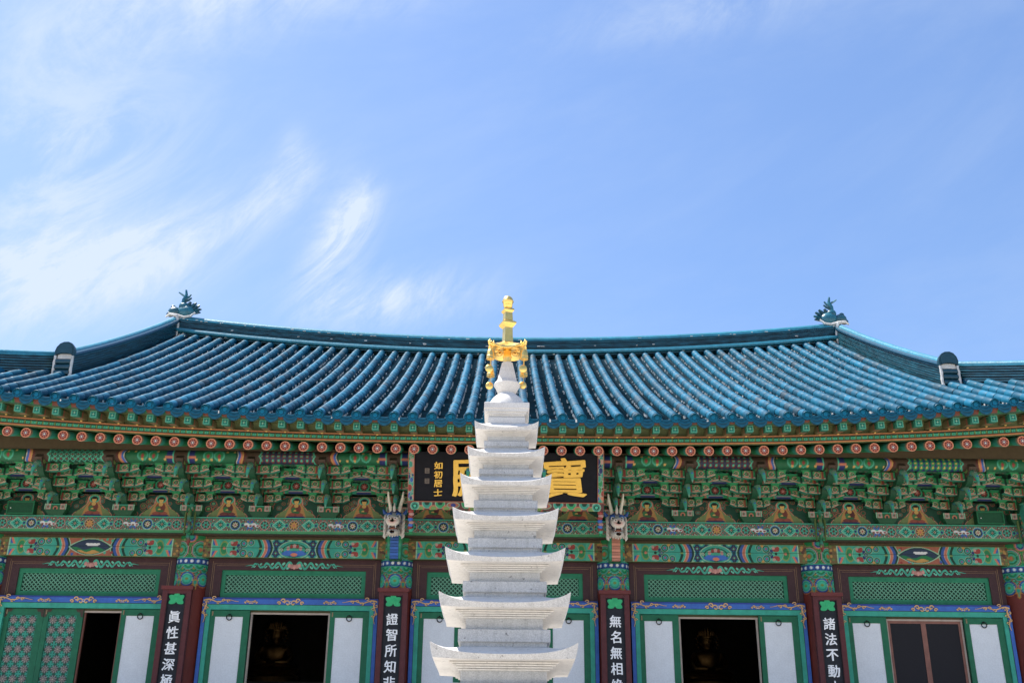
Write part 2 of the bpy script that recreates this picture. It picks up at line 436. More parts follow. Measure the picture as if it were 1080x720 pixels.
# eave end tiles: round caps and drooping crescent plates with moulded rings, each a piece of its own
caps = MB(); drips = MB()
for (r0, r1, dy, c) in ((0.098, 0.082, 0, TB), (0.082, 0.078, 0.012, TB2*0.7), (0.078, 0.05, 0.012, TB*1.15), (0.05, 0.043, 0.004, TB2*0.6), (0.043, 0.0005, 0.006, TB*1.4)):
    caps.grid(np.array([[(r*cos(a), dy, r*sin(a)) for a in np.linspace(0, 2*PI, 17)[:-1]] for r in (r0, r1)]), c, closeu=True)
for q in range(6):
    caps.ball((0.062*cos(q*PI/3), 0.012, 0.062*sin(q*PI/3)), (0.014, 0.008, 0.014), TB*1.5, 0, 6, 5)
caps.grid(np.array([[(0.098*cos(a), y_, 0.098*sin(a)) for a in np.linspace(0, 2*PI, 17)[:-1]] for y_ in (0.03, 0)]), TB*0.9, closeu=True)
w = 0.135; rowsP = []; cs = []
for q in np.linspace(0, 1, 10):          # q: top edge to bottom edge of the plate
    row = []
    for s_ in np.linspace(-1, 1, 13):
        top = -0.020*(1-s_*s_)+0.03
        bot = -0.05-0.115*math.sqrt(max(0, 1-s_*s_*0.98))
        rip = 0.006*sin(q*17)*(1-abs(s_)**4)
        row.append((s_*w, -0.010*sin(PI*q)-rip+0.012*q, top+(bot-top)*q))
        cs.append(TB2*(0.62+0.6*(sin(q*17+2*abs(s_)) > 0)))
    rowsP.append(row)
drips.grid(np.array(rowsP), np.array(cs), flip=True)
cap_me = caps.mesh('eave_cap', TILE); drip_me = drips.mesh('eave_drip', TILE, 60)
for i, x in enumerate(ROWS):
    obj('eave_cap', cap_me, roof_o, (x, float(yeave(x))-0.034, float(zeave(x))+0.043))
    if i < len(ROWS)-1:
        xm = x+SP/2
        o = obj('eave_drip', drip_me, roof_o, (xm, float(yeave(xm))-0.015+rnd.uniform(-.004, .004), float(zeave(xm))+0.005+rnd.uniform(-.006, .006)))
        o.rotation_euler.y = -math.copysign(math.atan(0.40*2.5/9.8*(abs(xm)/9.8)**1.5), xm)+rnd.uniform(-.02, .02)

# back slope, side skirts and gables (plain tiled sheets)
bs = MB()
xs = np.linspace(-EX, EX, 55)
P = []; 
for t in np.linspace(0, 1, 14):
    row = []
    for x in xs:
        ye, yt = float(yeave(x)), float(ytop(x))+ (0.12 if abs(x) < RX else 0)
        y = ye+(yt-ye)*t
        row.append((x, 2*YR-y, float(zroof(x, y))-0.02))
    P.append(row)
bs.grid(np.array(P), PB)
ZG = float(zroof(RX, YH))
for sd in (-1, 1):
    P = []
    for y in np.linspace(17.9, 2*YR-17.9, 40):
        q = min(y, 2*YR-y)
        xin = RX if q >= YH else EX-(q-17.85)/(YH-17.85)*(EX-RX)
        row = []
        for t in np.linspace(0, 1, 10):
            x = EX+(xin-EX)*t; g = (EX-x)/(EX-RX)
            ze = float(zeave(13.0))-0.5*(1-((abs(y-YR))/9.0)**2.5) if abs(y-YR) < 9 else float(zeave(13.0))
            row.append((sd*x, y, ze+(ZG-ze)*(0.78*g+0.22*g*g)-0.03))
        P.append(row)
    bs.grid(np.array(P), PB, flip=(sd < 0))
    poly = []
    for t in np.linspace(0, 1, 12):
        y = YH+(YR-YH)*t; poly.append((y, float(zroof(RX, y))-0.05))
    poly += [(2*YR-y, z) for y, z in poly[-2::-1]]
    bs.prism(poly, sd*(RX-0.35), sd*(RX-0.25), DARKRED, axis='x')
part('rear_roof_slopes', bs, [RIDGE], parent=roof_o)

# ---- ridges: stacked courses of dark tile with a rolled cap
def ridge_wall(mb, path, h, w, courses, rolls=1, foot=0.0):
    """path: list of (pos Vector, side Vector) ; section swept along it"""
    prof = []
    for k in range(courses):
        a = w*(0.5 if k % 2 == 0 else 0.47)
        z0, z1 = h*k/courses, h*(k+1)/courses
        prof += [(a+0.018, z0), (a+0.018, z0+(z1-z0)*0.55), (a-0.012, z0+(z1-z0)*0.6), (a-0.012, z1)]
    half = prof
    top = [(w*0.56, h), (w*0.56, h+0.05), (w*0.34, h+0.06)]
    for a in np.linspace(0.15, PI/2, 5): top.append((w*0.34*cos(a), h+0.06+w*0.36*sin(a)))
    full = half+top
    sec = full+[(-x, z) for x, z in full[::-1]]
    P = []; cols = []
    for i, (p, sd) in enumerate(path):
        row = [tuple(p+sd*x+Vector((0, 0, z))) for x, z in sec]; P.append(row)
        for j, (x, z) in enumerate(sec):
            jj = j if j < len(full) else len(sec)-1-j
            if jj >= len(half): c = RT2*1.5*(0.8+0.4*rnd.random())
            else: c = RT*(0.35+1.3*rnd.random()) if jj % 4 < 2 else RT*0.22
            cols.append(c)
    mb.grid(np.array(P), np.array(cols))
    n = len(sec)
    b0 = mb.n-len(path)*n
    mb.f.append(tuple(b0+k for k in range(n))); mb.m.append(0)
    b1 = mb.n-n
    mb.f.append(tuple(b1+k for k in range(n-1, -1, -1))); mb.m.append(0)
mr = MB()
path = [(Vector((x, YR, float(zridge(x))-0.02)), Vector((0, 1, 0))) for x in np.linspace(-RX, RX, 110)]
ridge_wall(mr, path, 0.44, 0.34, 7)
for sd in (-1, 1):       # roll of tile along the foot of the ridge
    mr.tube([(x, YR+sd*0.22, float(zridge(x))+0.085) for x in np.linspace(-RX, RX, 60)], 0.06, 8, RT2*1.7)
for k in range(70):                                      # crumbs of lime mortar along the courses
    x = rnd.choice((-1, 1, -1))*RX*(1-rnd.random()**1.6); z = float(zridge(x))+rnd.choice((0.44, 0.44, 0.0, 0.25))+rnd.uniform(-.01, .03)
    a = rnd.uniform(.015, .05); mr.box(x-a, x+a, YR-0.20, YR-0.15, z-0.008, z+rnd.uniform(.004, .018), (1, 1, 1), 1)
main_ridge = part('main_ridge', mr, [RIDGE, MORTAR], smooth=40, parent=roof_o)
def zdesc(y): return float(zroof(RX, y))
for sd in (-1, 1):
    for back in (0, 1):
        dr = MB()
        ysd = np.linspace(YR-0.05, YH-0.36, 34)
        fy = (lambda y: 2*YR-y) if back else (lambda y: y)
        ridge_wall(dr, [(Vector((sd*(RX+0.10), fy(y), zdesc(y)-0.03+0.05*((YR-y)/6))), Vector((1, 0, 0))) for y in ysd], 0.47, 0.26, 8)
        for off in (-0.13, 0.13):
            dr.tube([(sd*(RX+0.10)+off, fy(y), zdesc(y)-0.03+0.05*((YR-y)/6)+0.50) for y in ysd], 0.055, 8, TB2*0.9)
        part('descending_ridge', dr, [RIDGE], smooth=40, parent=roof_o)
        hr = MB(); p0 = Vector((sd*(RX+0.22), YH-0.05)); p1 = Vector((sd*EX, 17.95))
        dirv = (p1-p0).normalized(); sdv = Vector((-dirv.y, dirv.x, 0))
        pth = []
        for t in np.linspace(0, 1, 26):
            p = p0.lerp(p1, t); z = float(zroof(p.x, max(p.y, float(yeave(p.x)))))+0.02+0.10*t**4
            q = Vector((p.x, fy(p.y), z)); pth.append((q, Vector((sdv.x, -sdv.y if back else sdv.y, 0))))
        ridge_wall(hr, pth, 0.36, 0.24, 6)
        part('hip_ridge', hr, [RIDGE], smooth=40, parent=roof_o)
        if back: continue
        # end of the descending ridge: plastered stack of three rolls under an upright dark shield tile
        en = MB(); ex, ey, ez = sd*(RX+0.10), YH-0.42, zdesc(YH-0.42)+0.06
        for s2 in (-1, 1):
            en.tube([(ex+s2*0.19+rnd.uniform(-.01, .01), ey-0.05, ez+z) for z in np.linspace(-0.04, 0.42, 7)], [0.036, 0.03, 0.034, 0.028, 0.036, 0.028, 0.03], 8, (1, 1, 1), 1)
        en.box(ex-0.17, ex+0.17, ey-0.02, ey+0.05, ez-0.05, ez+0.36, RT*0.5)
        en.box(ex-0.15, ex+0.15, ey-0.035, ey+0.06, ez+0.36, ez+0.47, (1, 1, 1), 1)
        for k in range(3):
            en.tube([(ex-0.16, ey-0.03, ez+0.04+0.125*k), (ex+0.16, ey-0.03, ez+0.04+0.125*k)], 0.062, 10, RT*0.8)
        shield = [(-0.2, 0), (-0.215, 0.1), (-0.19, 0.19), (-0.13, 0.27), (-0.05, 0.31), (0.05, 0.315), (0.13, 0.28), (0.19, 0.2), (0.215, 0.1), (0.2, 0.0), (0.1, 0.035), (0, 0.045), (-0.1, 0.035)]
        en.prism([(ex+a, ez+0.43+b) for a, b in shield], ey-0.07, ey+0.03, RT*0.55)
        en.prism([(ex+a*0.8, ez+0.45+b*0.8) for a, b in shield], ey-0.085, ey-0.06, RT*0.7)
        part('ridge_end_tile', en, [RIDGE, MORTAR], smooth=40, parent=roof_o)
        # crouching finned beast at the end of the main ridge
        be = MB(); bx, by, bz = sd*(RX-0.05), YR-0.02, float(zridge(RX))+0.55
        def bp(a, b, d=0): return (bx+sd*a*1.02, by+d, bz+b*1.08)
        be.ball(bp(0.22, 0.16), (0.19, 0.13, 0.15), RT*1.1, 0, 12, 8)            # head, facing outwards
        be.ball(bp(0.33, 0.08), (0.12, 0.10, 0.08), RT*0.8, 0, 10, 7)            # muzzle
        be.ball(bp(0.27, 0.28), (0.08, 0.07, 0.07), RT*0.9, 0, 10, 7)
        be.ball(bp(-0.10, 0.17), (0.26, 0.13, 0.19), RT2, 0, 12, 8)              # body
        be.ball(bp(-0.02, 0.32), (0.15, 0.10, 0.13), RT2*0.9, 0, 10, 7)
        for a0, l0, sx, w0 in ((2.35, 0.36, -0.20, 0.05), (2.1, 0.38, -0.15, 0.055), (1.85, 0.36, -0.08, 0.055), (2.65, 0.32, -0.24, 0.045), (2.95, 0.24, -0.28, 0.04)):
            be.tube([bp(sx, 0.12), bp(sx+0.6*l0*cos(a0), 0.12+0.65*l0*sin(a0), 0.02), bp(sx+l0*cos(a0+0.1), 0.12+l0*sin(a0+0.1))], [w0*1.4, w0*1.2, w0*0.6], 6, RT*(0.8+0.5*rnd.random()))
        be.tube([bp(0.0, 0.34), bp(0.0, 0.52), bp(-0.06, 0.66), bp(-0.03, 0.80)], [0.07, 0.055, 0.045, 0.028], 7, RT2)
        be.tube([bp(-0.05, 0.60), bp(0.06, 0.66), bp(0.17, 0.73)], [0.04, 0.032, 0.02], 6, RT2)
        be.tube([bp(-0.03, 0.52), bp(-0.14, 0.60), bp(-0.19, 0.67)], [0.04, 0.034, 0.022], 6, RT2)
        be.tube([bp(0.01, 0.44), bp(-0.14, 0.50), bp(-0.22, 0.57)], [0.04, 0.034, 0.022], 6, RT)
        part('ridge_beast', be, [RIDGE], smooth=60, parent=roof_o)
        pl = MB()
        pl.tube([bp(-0.40, 0.10, -0.1), bp(-0.30, -0.02, -0.15), bp(-0.12, -0.06, -0.17), bp(0.10, 0.0, -0.17), bp(0.30, 0.04, -0.12), bp(0.42, -0.02, -0.08)], [0.025, 0.036, 0.04, 0.045, 0.045, 0.025], 8)
        pl.tube([bp(0.08, 0.0, -0.18), bp(0.02, -0.2, -0.19), bp(0.0, -0.42, -0.19), bp(0.02, -0.62, -0.19)], [0.05, 0.045, 0.04, 0.036], 8)
        pl.box(bx-0.12, bx+0.12, by-0.12, by+0.12, bz-0.55, bz-0.04)
        part('plaster_seam', pl, [MORTAR], smooth=60, parent=roof_o)

# ---- eave timber: soffit, round rafters with flower ends, square flying rafters, painted fascia strips
sf = MB()
xs = np.linspace(-12.9, 12.9, 90)
sf.grid(np.array([[(x, float(yeave(x))+a, 6.99+rk*float(rise(x))+b) for x in xs] for a, b, rk in ((0.06, -0.055, .78), (0.55, -0.005, .78), (0.62, -0.19, .62), (2.0, 0.22, .6), (3.2, 0.58, .6))]), lin('74804e'))
part('soffit_boards', sf, [PAINTM])
def rafter_end_paint(mb, z=0):
    na = 40
    rs = np.array([0, .010, .016, .020, .026, .032, .036, .040, .045, .052, .060, .068, .075, .082, .088, .092, .1])
    P = np.array([[(r*cos(a), 0, r*sin(a)) for a in np.linspace(0, 2*PI, na+1)[:-1]] for r in rs])
    pt = Paint(P[..., 0], P[..., 2], lin('d9936f'))
    pt.circ(0, 0, 0.090, lin('c56a45'))
    for k in range(8):
        a = 2*PI*k/8+0.2
        pt.circ(0.060*cos(a), 0.060*sin(a), 0.0195, lin('6a2222'))
    pt.circ(0, 0, 0.040, lin('d9936f')); pt.circ(0, 0, 0.034, NAVY*1.3); pt.circ(0, 0, 0.018, CREAM*1.05)
    mb.grid(P*np.array([0.96, 1, 0.96]), pt.C, closeu=True)
ra = MB()
rafter_end_paint(ra)
RS = 0.27
nl = 22; Lr = 2.55
ys = np.linspace(0, Lr, nl)
P = np.array([[(0.096*cos(a), y, 0.096*sin(a)+RS*y) for a in np.linspace(0, 2*PI, 17)[:-1]] for y in ys])
pc = np.zeros(P.shape)
for i, y in enumerate(ys):
    pc[i, :] = ORANGE*0.9 if i == 0 else (TEAL if y < 0.28 else (DEEP if y < 0.34 else (GREEN if y < 0.62 else (ORANGE*0.7 if y < 0.7 else lin('3f5a3c')))))
ra.grid(P, pc, closeu=True, flip=True)
raf_me = ra.mesh('rafter', PAINTM, 50)
fl = MB()
X, Z = face_grid(0.125, 0.125, 0.007, z0=-0.0625)
pt = Paint(X, Z, TEAL*0.75)
pt.m((np.abs(X) > 0.048) | (np.abs(Z) > 0.048), JADE*0.9); pt.m(np.maximum(np.abs(X), np.abs(Z)) > 0.057, PALE*0.7)
pt.line([(-0.03, -0.03), (0.03, 0.03)], 0.011, DEEP); pt.line([(-0.03, 0.03), (0.03, -0.03)], 0.011, DEEP); pt.circ(0, 0, 0.012, PALE)
front_panel(fl, X, Z, 0, pt.C)
FS = 0.085
for y0_, y1_, c in ((0, 0.1, TEAL*0.8), (0.1, 0.2, lin('2a6d4c')), (0.2, 0.26, ORANGE*0.6), (0.26, 0.62, lin('7a7048'))):
    P = np.array([[(a*0.0625, y, b*0.0625+FS*y) for a, b in ((-1, -1), (1, -1), (1, 1), (-1, 1))] for y in (y0_, y1_)])
    fl.grid(P, c, closeu=True, flip=True)
fl.ball((0, 0.36, -0.055), (0.022, 0.022, 0.014), GOLDP*1.2, 0, 8, 6)
fly_me = fl.mesh('flying_rafter', PAINTM)
for x in [i*SP for i in range(-36, 37)]:
    dz, dy = float(rise(x)), float(yeave(x))-Y0      # the timbers climb less than the tile edge
    a = max(0, abs(x)-9.0)
    o = obj('rafter', raf_me, hall, (x, 18.75+dy*0.8, 6.545+dz*0.62))
    o.rotation_euler.z = -math.copysign(0.05*a, x) if a else 0
    o = obj('flying_rafter', fly_me, hall, (x, 18.29+dy, 6.845+dz*0.76))
    o.rotation_euler.z = -math.copysign(0.05*a, x) if a else 0
def strip(mb, yoff, z0, z1, paint, step=0.012, ydy=1.0, x0=-12.9, x1=12.9, nz=9, lean=0.0, r0=1.0, r1=1.0):
    nx = int((x1-x0)/step); xs = np.linspace(x0, x1, nx); zs = np.linspace(0, 1, nz)
    X, T = np.meshgrid(xs, zs)
    P = np.stack([X, yoff+(yeave(X)-Y0)*ydy+lean*T, z0+(z1-z0)*T+rise(X)*(r0+(r1-r0)*T)], -1)
    mb.grid(P, paint(X, T*(z1-z0)))
def band_paint(X, Z):
    pt = Paint(X, Z, DEEP*1.3)
    h = 0.16
    pt.rect(-99, 99, 0, 0.035, lin('b9783f')); pt.rect(-99, 99, 0.028, 0.04, DARKRED)
    pt.rect(-99, 99, h-0.035, h, lin('b9783f')); pt.rect(-99, 99, h-0.042, h-0.03, DARKRED)
    u = np.mod(X, 0.115)-0.0575
    pt.m((np.abs(u) < 0.038) & (np.abs(Z-0.08) < 0.024), JADE*0.9)
    pt.m((np.abs(u) < 0.012) & (np.abs(Z-0.08) < 0.012), GREEN)
    pt.m((np.abs(np.abs(u)-0.0575) < 0.010) & (np.abs(Z-0.08) < 0.03), OLIVE)
    return pt.C
eb = MB()
strip(eb, 18.71, 6.665, 6.83, band_paint, ydy=0.85, nz=15, r0=0.62, r1=0.64)
eb.grid(np.array([[(x, 18.71+(float(yeave(x))-Y0)*0.85+a, b+0.62*float(rise(x))) for x in xs] for a, b in ((0.10, 6.665), (0.0, 6.665))]), lin('567044'))
eb.grid(np.array([[(x, 18.71+(float(yeave(x))-Y0)*0.85+a, b+0.64*float(rise(x))) for x in xs] for a, b in ((0.0, 6.83), (0.10, 6.832))]), lin('b9783f'))
part('eave_band', eb, [PAINTM])
def scallop_paint(X, Z):
    pt = Paint(X, Z, lin('7d4533'))
    u = np.mod(X+SP/2, SP)-SP/2
    pt.m((np.abs(np.abs(u)-SP/2)/0.12)**2+((Z-0.015)/0.075)**2 < 1, GREEN*0.95)
    pt.m((np.abs(np.abs(u)-SP/2)/0.09)**2+((Z-0.0)/0.05)**2 < 1, JADE*0.7)
    pt.m(Z < 0.012, lin('2b5a3c'))
    return pt.C
sb = MB(); strip(sb, 18.255, 6.905, 6.995, scallop_paint, nz=9, lean=-0.02, r0=0.76, r1=1.0)
part('eave_board', sb, [PAINTM])

wb = MB()
xw = np.linspace(-12.9, 12.9, 80)
wb.grid(np.array([[(x, 19.50, z) for x in xw] for z in (6.60,)]+[[(x, 19.50, 6.69+float(rise(x))*0.60) for x in xw]]), lin('55472f'))
wb.grid(np.array([[(x, y_, 6.69+float(rise(x))*0.60) for x in xw] for y_ in (19.5, 19.6)]), lin('55472f'))
part('wedge_board', wb, [PAINTM])
# ---- purlins with painted sections, one per bay
BAYS = [(COLX[i], COLX[i+1]) for i in range(5)]
def purlin_paint(w, kind):
    def f(X, T):
        pt = Paint(X, T, lin('4b3a2a'))
        u = w/3
        for k in range(3):
            c = (k-1)*u; h = u/2-0.14
            if k == 1:
                pt.rect(c-h, c+h, 0, 1, DEEP*1.2)
                cell = 0.115
                gx = np.mod(X-c, cell)-cell/2; gz = np.mod(T*0.3, 0.1)-0.05
                inside = np.abs(X-c) < h-0.05
                if kind == 0: pt.m(inside & (np.abs(np.abs(gx)/cell*2+np.abs(gz)/0.05-1) < 0.20), JADE*0.8); pt.m(inside & (np.abs(gx)/0.03+np.abs(gz)/0.025 < 1), DARKRED*1.2)
                elif kind == 1: pt.m(inside, lin('27324a')); pt.m(inside & (np.hypot(gx, gz) < 0.042), RED*0.65); pt.m(inside & (np.hypot(gx, gz) < 0.024), JADE*0.9)
                else: pt.m(inside, NAVY*1.0); pt.m(inside & (np.hypot(gx, gz) < 0.05), GREEN); pt.m(inside & (np.hypot(gx, gz) < 0.02), GOLDP)
                for s in (-1, 1):
                    zz = np.abs(np.mod(T*2, 1)-0.5)*0.09
                    pt.m(np.abs(s*(X-c)-(h-0.055+zz)) < 0.014, JADE); pt.m(np.abs(s*(X-c)-(h-0.03+zz)) < 0.010, DARKRED)
            else:
                s = 1 if k == 0 else -1            # chevrons face the middle of the bay
                pt.rect(c-h, c+h, 0, 1, MIDGREEN)
                a = s*(X-c)
                pt.m((a > -h) & (a < -h+0.03), JADE)
                pt.m((a > -h+0.03) & (a < -h+0.14), NAVY); pt.circ(c-s*(h-0.09), 0.35, 0.09, ORANGE*0.8)
                for q, r in ((-0.16, 0.10), (0.06, 0.11)):
                    pt.m(((X-(c+s*q))/r)**2+((T-0.5)/0.42)**2 < 1, JADE*0.75); pt.m(((X-(c+s*q))/(r*0.75))**2+((T-0.5)/0.3)**2 < 1, GREEN*0.9)
                    pt.m(((X-(c+s*q))/(r*0.3))**2+((T-0.45)/0.16)**2 < 1, RED)
                for q in np.linspace(-h+0.17, h-0.2, 6):
                    pt.m(((X-(c+s*q))/0.025)**2+((T-(0.2 if rnd.random() < .5 else 0.8))/0.1)**2 < 1, GOLDP*0.9)
                bend = 0.05*np.cos((T-0.5)*PI)
                for lo, hi, cc in ((h-0.17, h-0.135, DEEP), (h-0.135, h-0.12, CREAM*0.6), (h-0.12, h-0.075, BLUE*0.8), (h-0.075, h-0.035, ORANGE*0.9), (h-0.035, h-0.012, OCHRE), (h-0.012, h+0.03, DARKRED)):
                    pt.m((a-bend > lo-0.05) & (a-bend < hi-0.05), cc)
        return pt.C
    return f
for bi, (xa, xb) in enumerate(BAYS):
    w = xb-xa-0.004; xs_ = np.linspace(-w/2, w/2, int(w/0.010))
    an = np.linspace(-PI*0.5, PI*1.5, 33)[:-1]
    X, A = np.meshgrid(xs_, an)
    P = np.stack([X, -0.13*np.cos(A), 0.13*np.sin(A)], -1)
    T = (np.sin(A)+1)/2
    T = np.where(np.cos(A) < 0, 0.0, T)
    pm = MB(); pm.grid(np.concatenate([P, P[:1]]), np.concatenate([purlin_paint(w, (0, 1, 2, 1, 2)[bi])(X, T), np.tile(BROWN, (1, X.shape[1], 1))]), flip=False)
    part('purlin', pm, [PAINTM], loc=((xa+xb)/2, 19.55, 6.545), smooth=60)

# ---- bracket sets on the plank beam
def arm_grid(mb, half, h, y, z, depth=0.13, seed=0):
    """cross arm parallel to the wall with cloud-cut underside and a painted face"""
    nx, nz = 61, 13
    xs_ = np.linspace(-half, half, nx); t = np.linspace(0, 1, nz)
    q = np.clip((np.abs(xs_)-half*0.42)/(half*0.58), 0, 1)
    zb = h*(0.40*q**3+0.05*np.abs(np.sin(q*PI*2.0)))
    X, T = np.meshgrid(xs_, t)
    Zl = zb[None, :]*(1-T)+h*T
    pt = Paint(X, Zl, GREEN*1.15)
    edge = Zl-zb[None, :]
    pt.m(edge < 0.048, DEEP*0.8); pt.m(edge < 0.036, JADE*0.8); pt.m(edge < 0.022, ORANGE*0.8); pt.m(edge < 0.010, CREAM*0.7)
    for s in (-1, 1):
        for cx, cz, r in ((s*half*0.46, h*0.56, h*0.40), (s*half*0.84, h*0.66, h*0.34)):
            pt.roundel(cx, cz, (r, r*0.86, r*0.70, r*0.52, r*0.30), (ORANGE*0.75, CREAM*0.55, DEEP*0.9, GREEN*1.25, RED*0.95))
            pt.circ(cx+s*r*0.15, cz+r*0.1, r*0.16, TEAL)
        pt.rect(min(s*half*0.20, s*half*0.27), max(s*half*0.20, s*half*0.27), 0, h, RED*0.85)
        pt.rect(min(s*half*0.27, s*half*0.30), max(s*half*0.27, s*half*0.30), 0, h, OCHRE*0.6)
        pt.m((np.abs(X-s*half*0.65) < half*0.035), DEEP)
    pt.rect(-half*0.14, half*0.14, 0, h, DEEP*1.4)
    pt.jitter(0.10)
    F = np.stack([X, np.full_like(X, y), z+Zl], -1)
    mb.grid(F, pt.C)
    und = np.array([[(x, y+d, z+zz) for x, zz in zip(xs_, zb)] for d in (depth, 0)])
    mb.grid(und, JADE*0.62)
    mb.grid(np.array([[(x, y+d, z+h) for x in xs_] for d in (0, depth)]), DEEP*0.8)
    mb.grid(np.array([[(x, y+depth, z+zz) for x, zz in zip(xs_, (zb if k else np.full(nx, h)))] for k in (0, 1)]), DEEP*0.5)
def bearing(mb, x, y, z, w=0.15, h=0.085, d=0.15, col=None):
    c = GREEN*1.35 if col is None else col
    a, b = w/2*0.68, w/2
    q = h*0.45
    mb.hexa([(x-a, y-d/2+0.02, z), (x+a, y-d/2+0.02, z), (x+a, y+d/2, z), (x-a, y+d/2, z)],
            [(x-b, y-d/2, z+q), (x+b, y-d/2, z+q), (x+b, y+d/2, z+q), (x-b, y+d/2, z+q)], c*0.8)
    mb.box(x-b, x+b, y-d/2-0.002, y+d/2, z+q, z+h, c)
    mb.box(x-b-0.003, x+b+0.003, y-d/2-0.004, y+d/2, z+h*0.86, z+h+0.001, JADE*0.8)
BX = []
for (xa, xb) in BAYS: BX += [xa, xa+(xb-xa)/3, xa+2*(xb-xa)/3]
BX.append(COLX[-1]); BX = [COLX[0]-1.2]+BX+[COLX[-1]+1.2]
# local frame of a bracket: x across, y from the wall plane (negative = outwards), z above the plank
TIERZ = (0.30, 0.50, 0.695)
AH = 0.150
def make_bracket():
    bm_ = MB()                                              # base block
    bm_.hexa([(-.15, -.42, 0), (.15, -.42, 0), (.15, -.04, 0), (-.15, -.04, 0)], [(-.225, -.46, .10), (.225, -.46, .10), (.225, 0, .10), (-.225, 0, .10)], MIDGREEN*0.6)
    X, Z = face_grid(0.45, 0.115, 0.012, z0=0.10)
    pt = Paint(X, Z, MIDGREEN); pt.m(Z > 0.195, JADE*0.7)
    for s in (-1, 1): pt.m(np.abs(X-s*0.15) < 0.05, PINK*0.75); pt.roundel(s*0.15, 0.155, (0.035, 0.022), (TEAL, RED)); pt.m(np.abs(X-s*0.215) < 0.012, PALE*0.8)
    pt.circ(0, 0.12, 0.05, ORANGE*0.8); pt.circ(0, 0.12, 0.03, DEEP)
    bm_.box(-.225, .225, -.458, 0, .10, .215, MIDGREEN*0.9)
    front_panel(bm_, X, Z, -.461, pt.C)
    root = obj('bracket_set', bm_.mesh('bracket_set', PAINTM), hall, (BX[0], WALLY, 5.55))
    kids = []
    for k in range(3):
        for (half, yl, z_) in ((0.42, 0.50, 0.54)[k], -0.45*(k+1)-0.0, TIERZ[k]), ((0.40, 0.56, 0.69)[k], -0.45*k-0.02, TIERZ[k]):
            a = MB(); arm_grid(a, half, AH, yl, z_)
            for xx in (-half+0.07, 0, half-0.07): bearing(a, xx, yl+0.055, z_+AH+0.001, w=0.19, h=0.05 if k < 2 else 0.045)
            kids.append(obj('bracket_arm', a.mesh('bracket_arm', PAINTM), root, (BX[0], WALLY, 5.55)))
        # outward arm with a drooping painted tongue
        t = MB(); yf = -0.45*(k+1)-0.10
        poly = [(0.0, TIERZ[k]-0.10), (yf+0.16, TIERZ[k]-0.10), (yf+0.05, TIERZ[k]-0.03), (yf, TIERZ[k]+0.06), (yf, TIERZ[k]+0.17), (0, TIERZ[k]+0.17)]
        t.prism(poly, -0.062, 0.062, MIDGREEN*0.55, axis='x')
        for s in (-1, 1):                                    # scrolls cut on the cheeks
            for j in range(2*(k+1)):
                yc = -0.225*j-0.15
                for r, c, dx in ((0.085, ORANGE*0.55, 0.004), (0.068, DEEP*1.2, 0.007), (0.05, GREEN, 0.010), (0.025, RED*0.8, 0.013)):
                    ring = [(yc+r*cos(a), TIERZ[k]+(0.07 if j % 2 else 0.0)+r*0.85*sin(a)) for a in np.linspace(0, 2*PI, 13)[:-1]]
                    t.prism(ring, s*0.0625, s*(0.0625+dx), c, axis='x')
        pth = [(0, yf+0.02, TIERZ[k]+0.11), (0, yf-0.10, TIERZ[k]+0.12), (0, yf-0.20, TIERZ[k]+0.06), (0, yf-0.255, TIERZ[k]-0.03), (0, yf-0.28, TIERZ[k]-0.12), (0, yf-0.27, TIERZ[k]-0.18)]
        cols = np.array([BLUE*0.5, JADE*0.7, PALE*0.5, JADE*0.8, TEAL*0.7, PALE*0.6])
        t.tube(pth, [0.045, 0.055, 0.050, 0.042, 0.028, 0.010], 8, cols)
        t.ball((0, yf-0.215, TIERZ[k]+0.085), (0.03, 0.02, 0.022), PINK, 0, 8, 6)
        t.ball((0, yf-0.275, TIERZ[k]+0.0), (0.024, 0.016, 0.02), BLUE, 0, 8, 6)
        kids.append(obj('tongue_arm', t.mesh('tongue_arm', PAINTM, 50), root, (BX[0], WALLY, 5.55)))
    w = MB()                                                 # carved wing under the purlin
    poly = [(-0.1, 0.70), (-1.30, 0.72), (-1.52, 0.80), (-1.60, 0.92), (-1.52, 1.0), (-1.42, 0.92), (-1.38, 0.98), (-1.30, 1.08), (-0.1, 1.05)]
    w.prism(poly, -0.07, 0.07, lin('4a3a2c'), axis='x')
    for s in (-1, 1):
        for q, zc in ((-1.44, .87), (-1.22, .9)):
            ring = [(q+0.06*cos(a), zc+0.05*sin(a)) for a in np.linspace(0, 2*PI, 13)[:-1]]
            w.prism(ring, s*0.0705, s*0.08, OLIVE*0.8, axis='x')
    kids.append(obj('wing_board', w.mesh('wing_board', PAINTM), root, (BX[0], WALLY, 5.55)))
    return root, kids
br0, kids0 = make_bracket()
for i, x in enumerate(BX):
    if i == 0: continue
    r = dup(br0, hall, (x, WALLY, 5.55))
    for k in kids0:
        c = k.copy(); COL.objects.link(c); c.parent = r

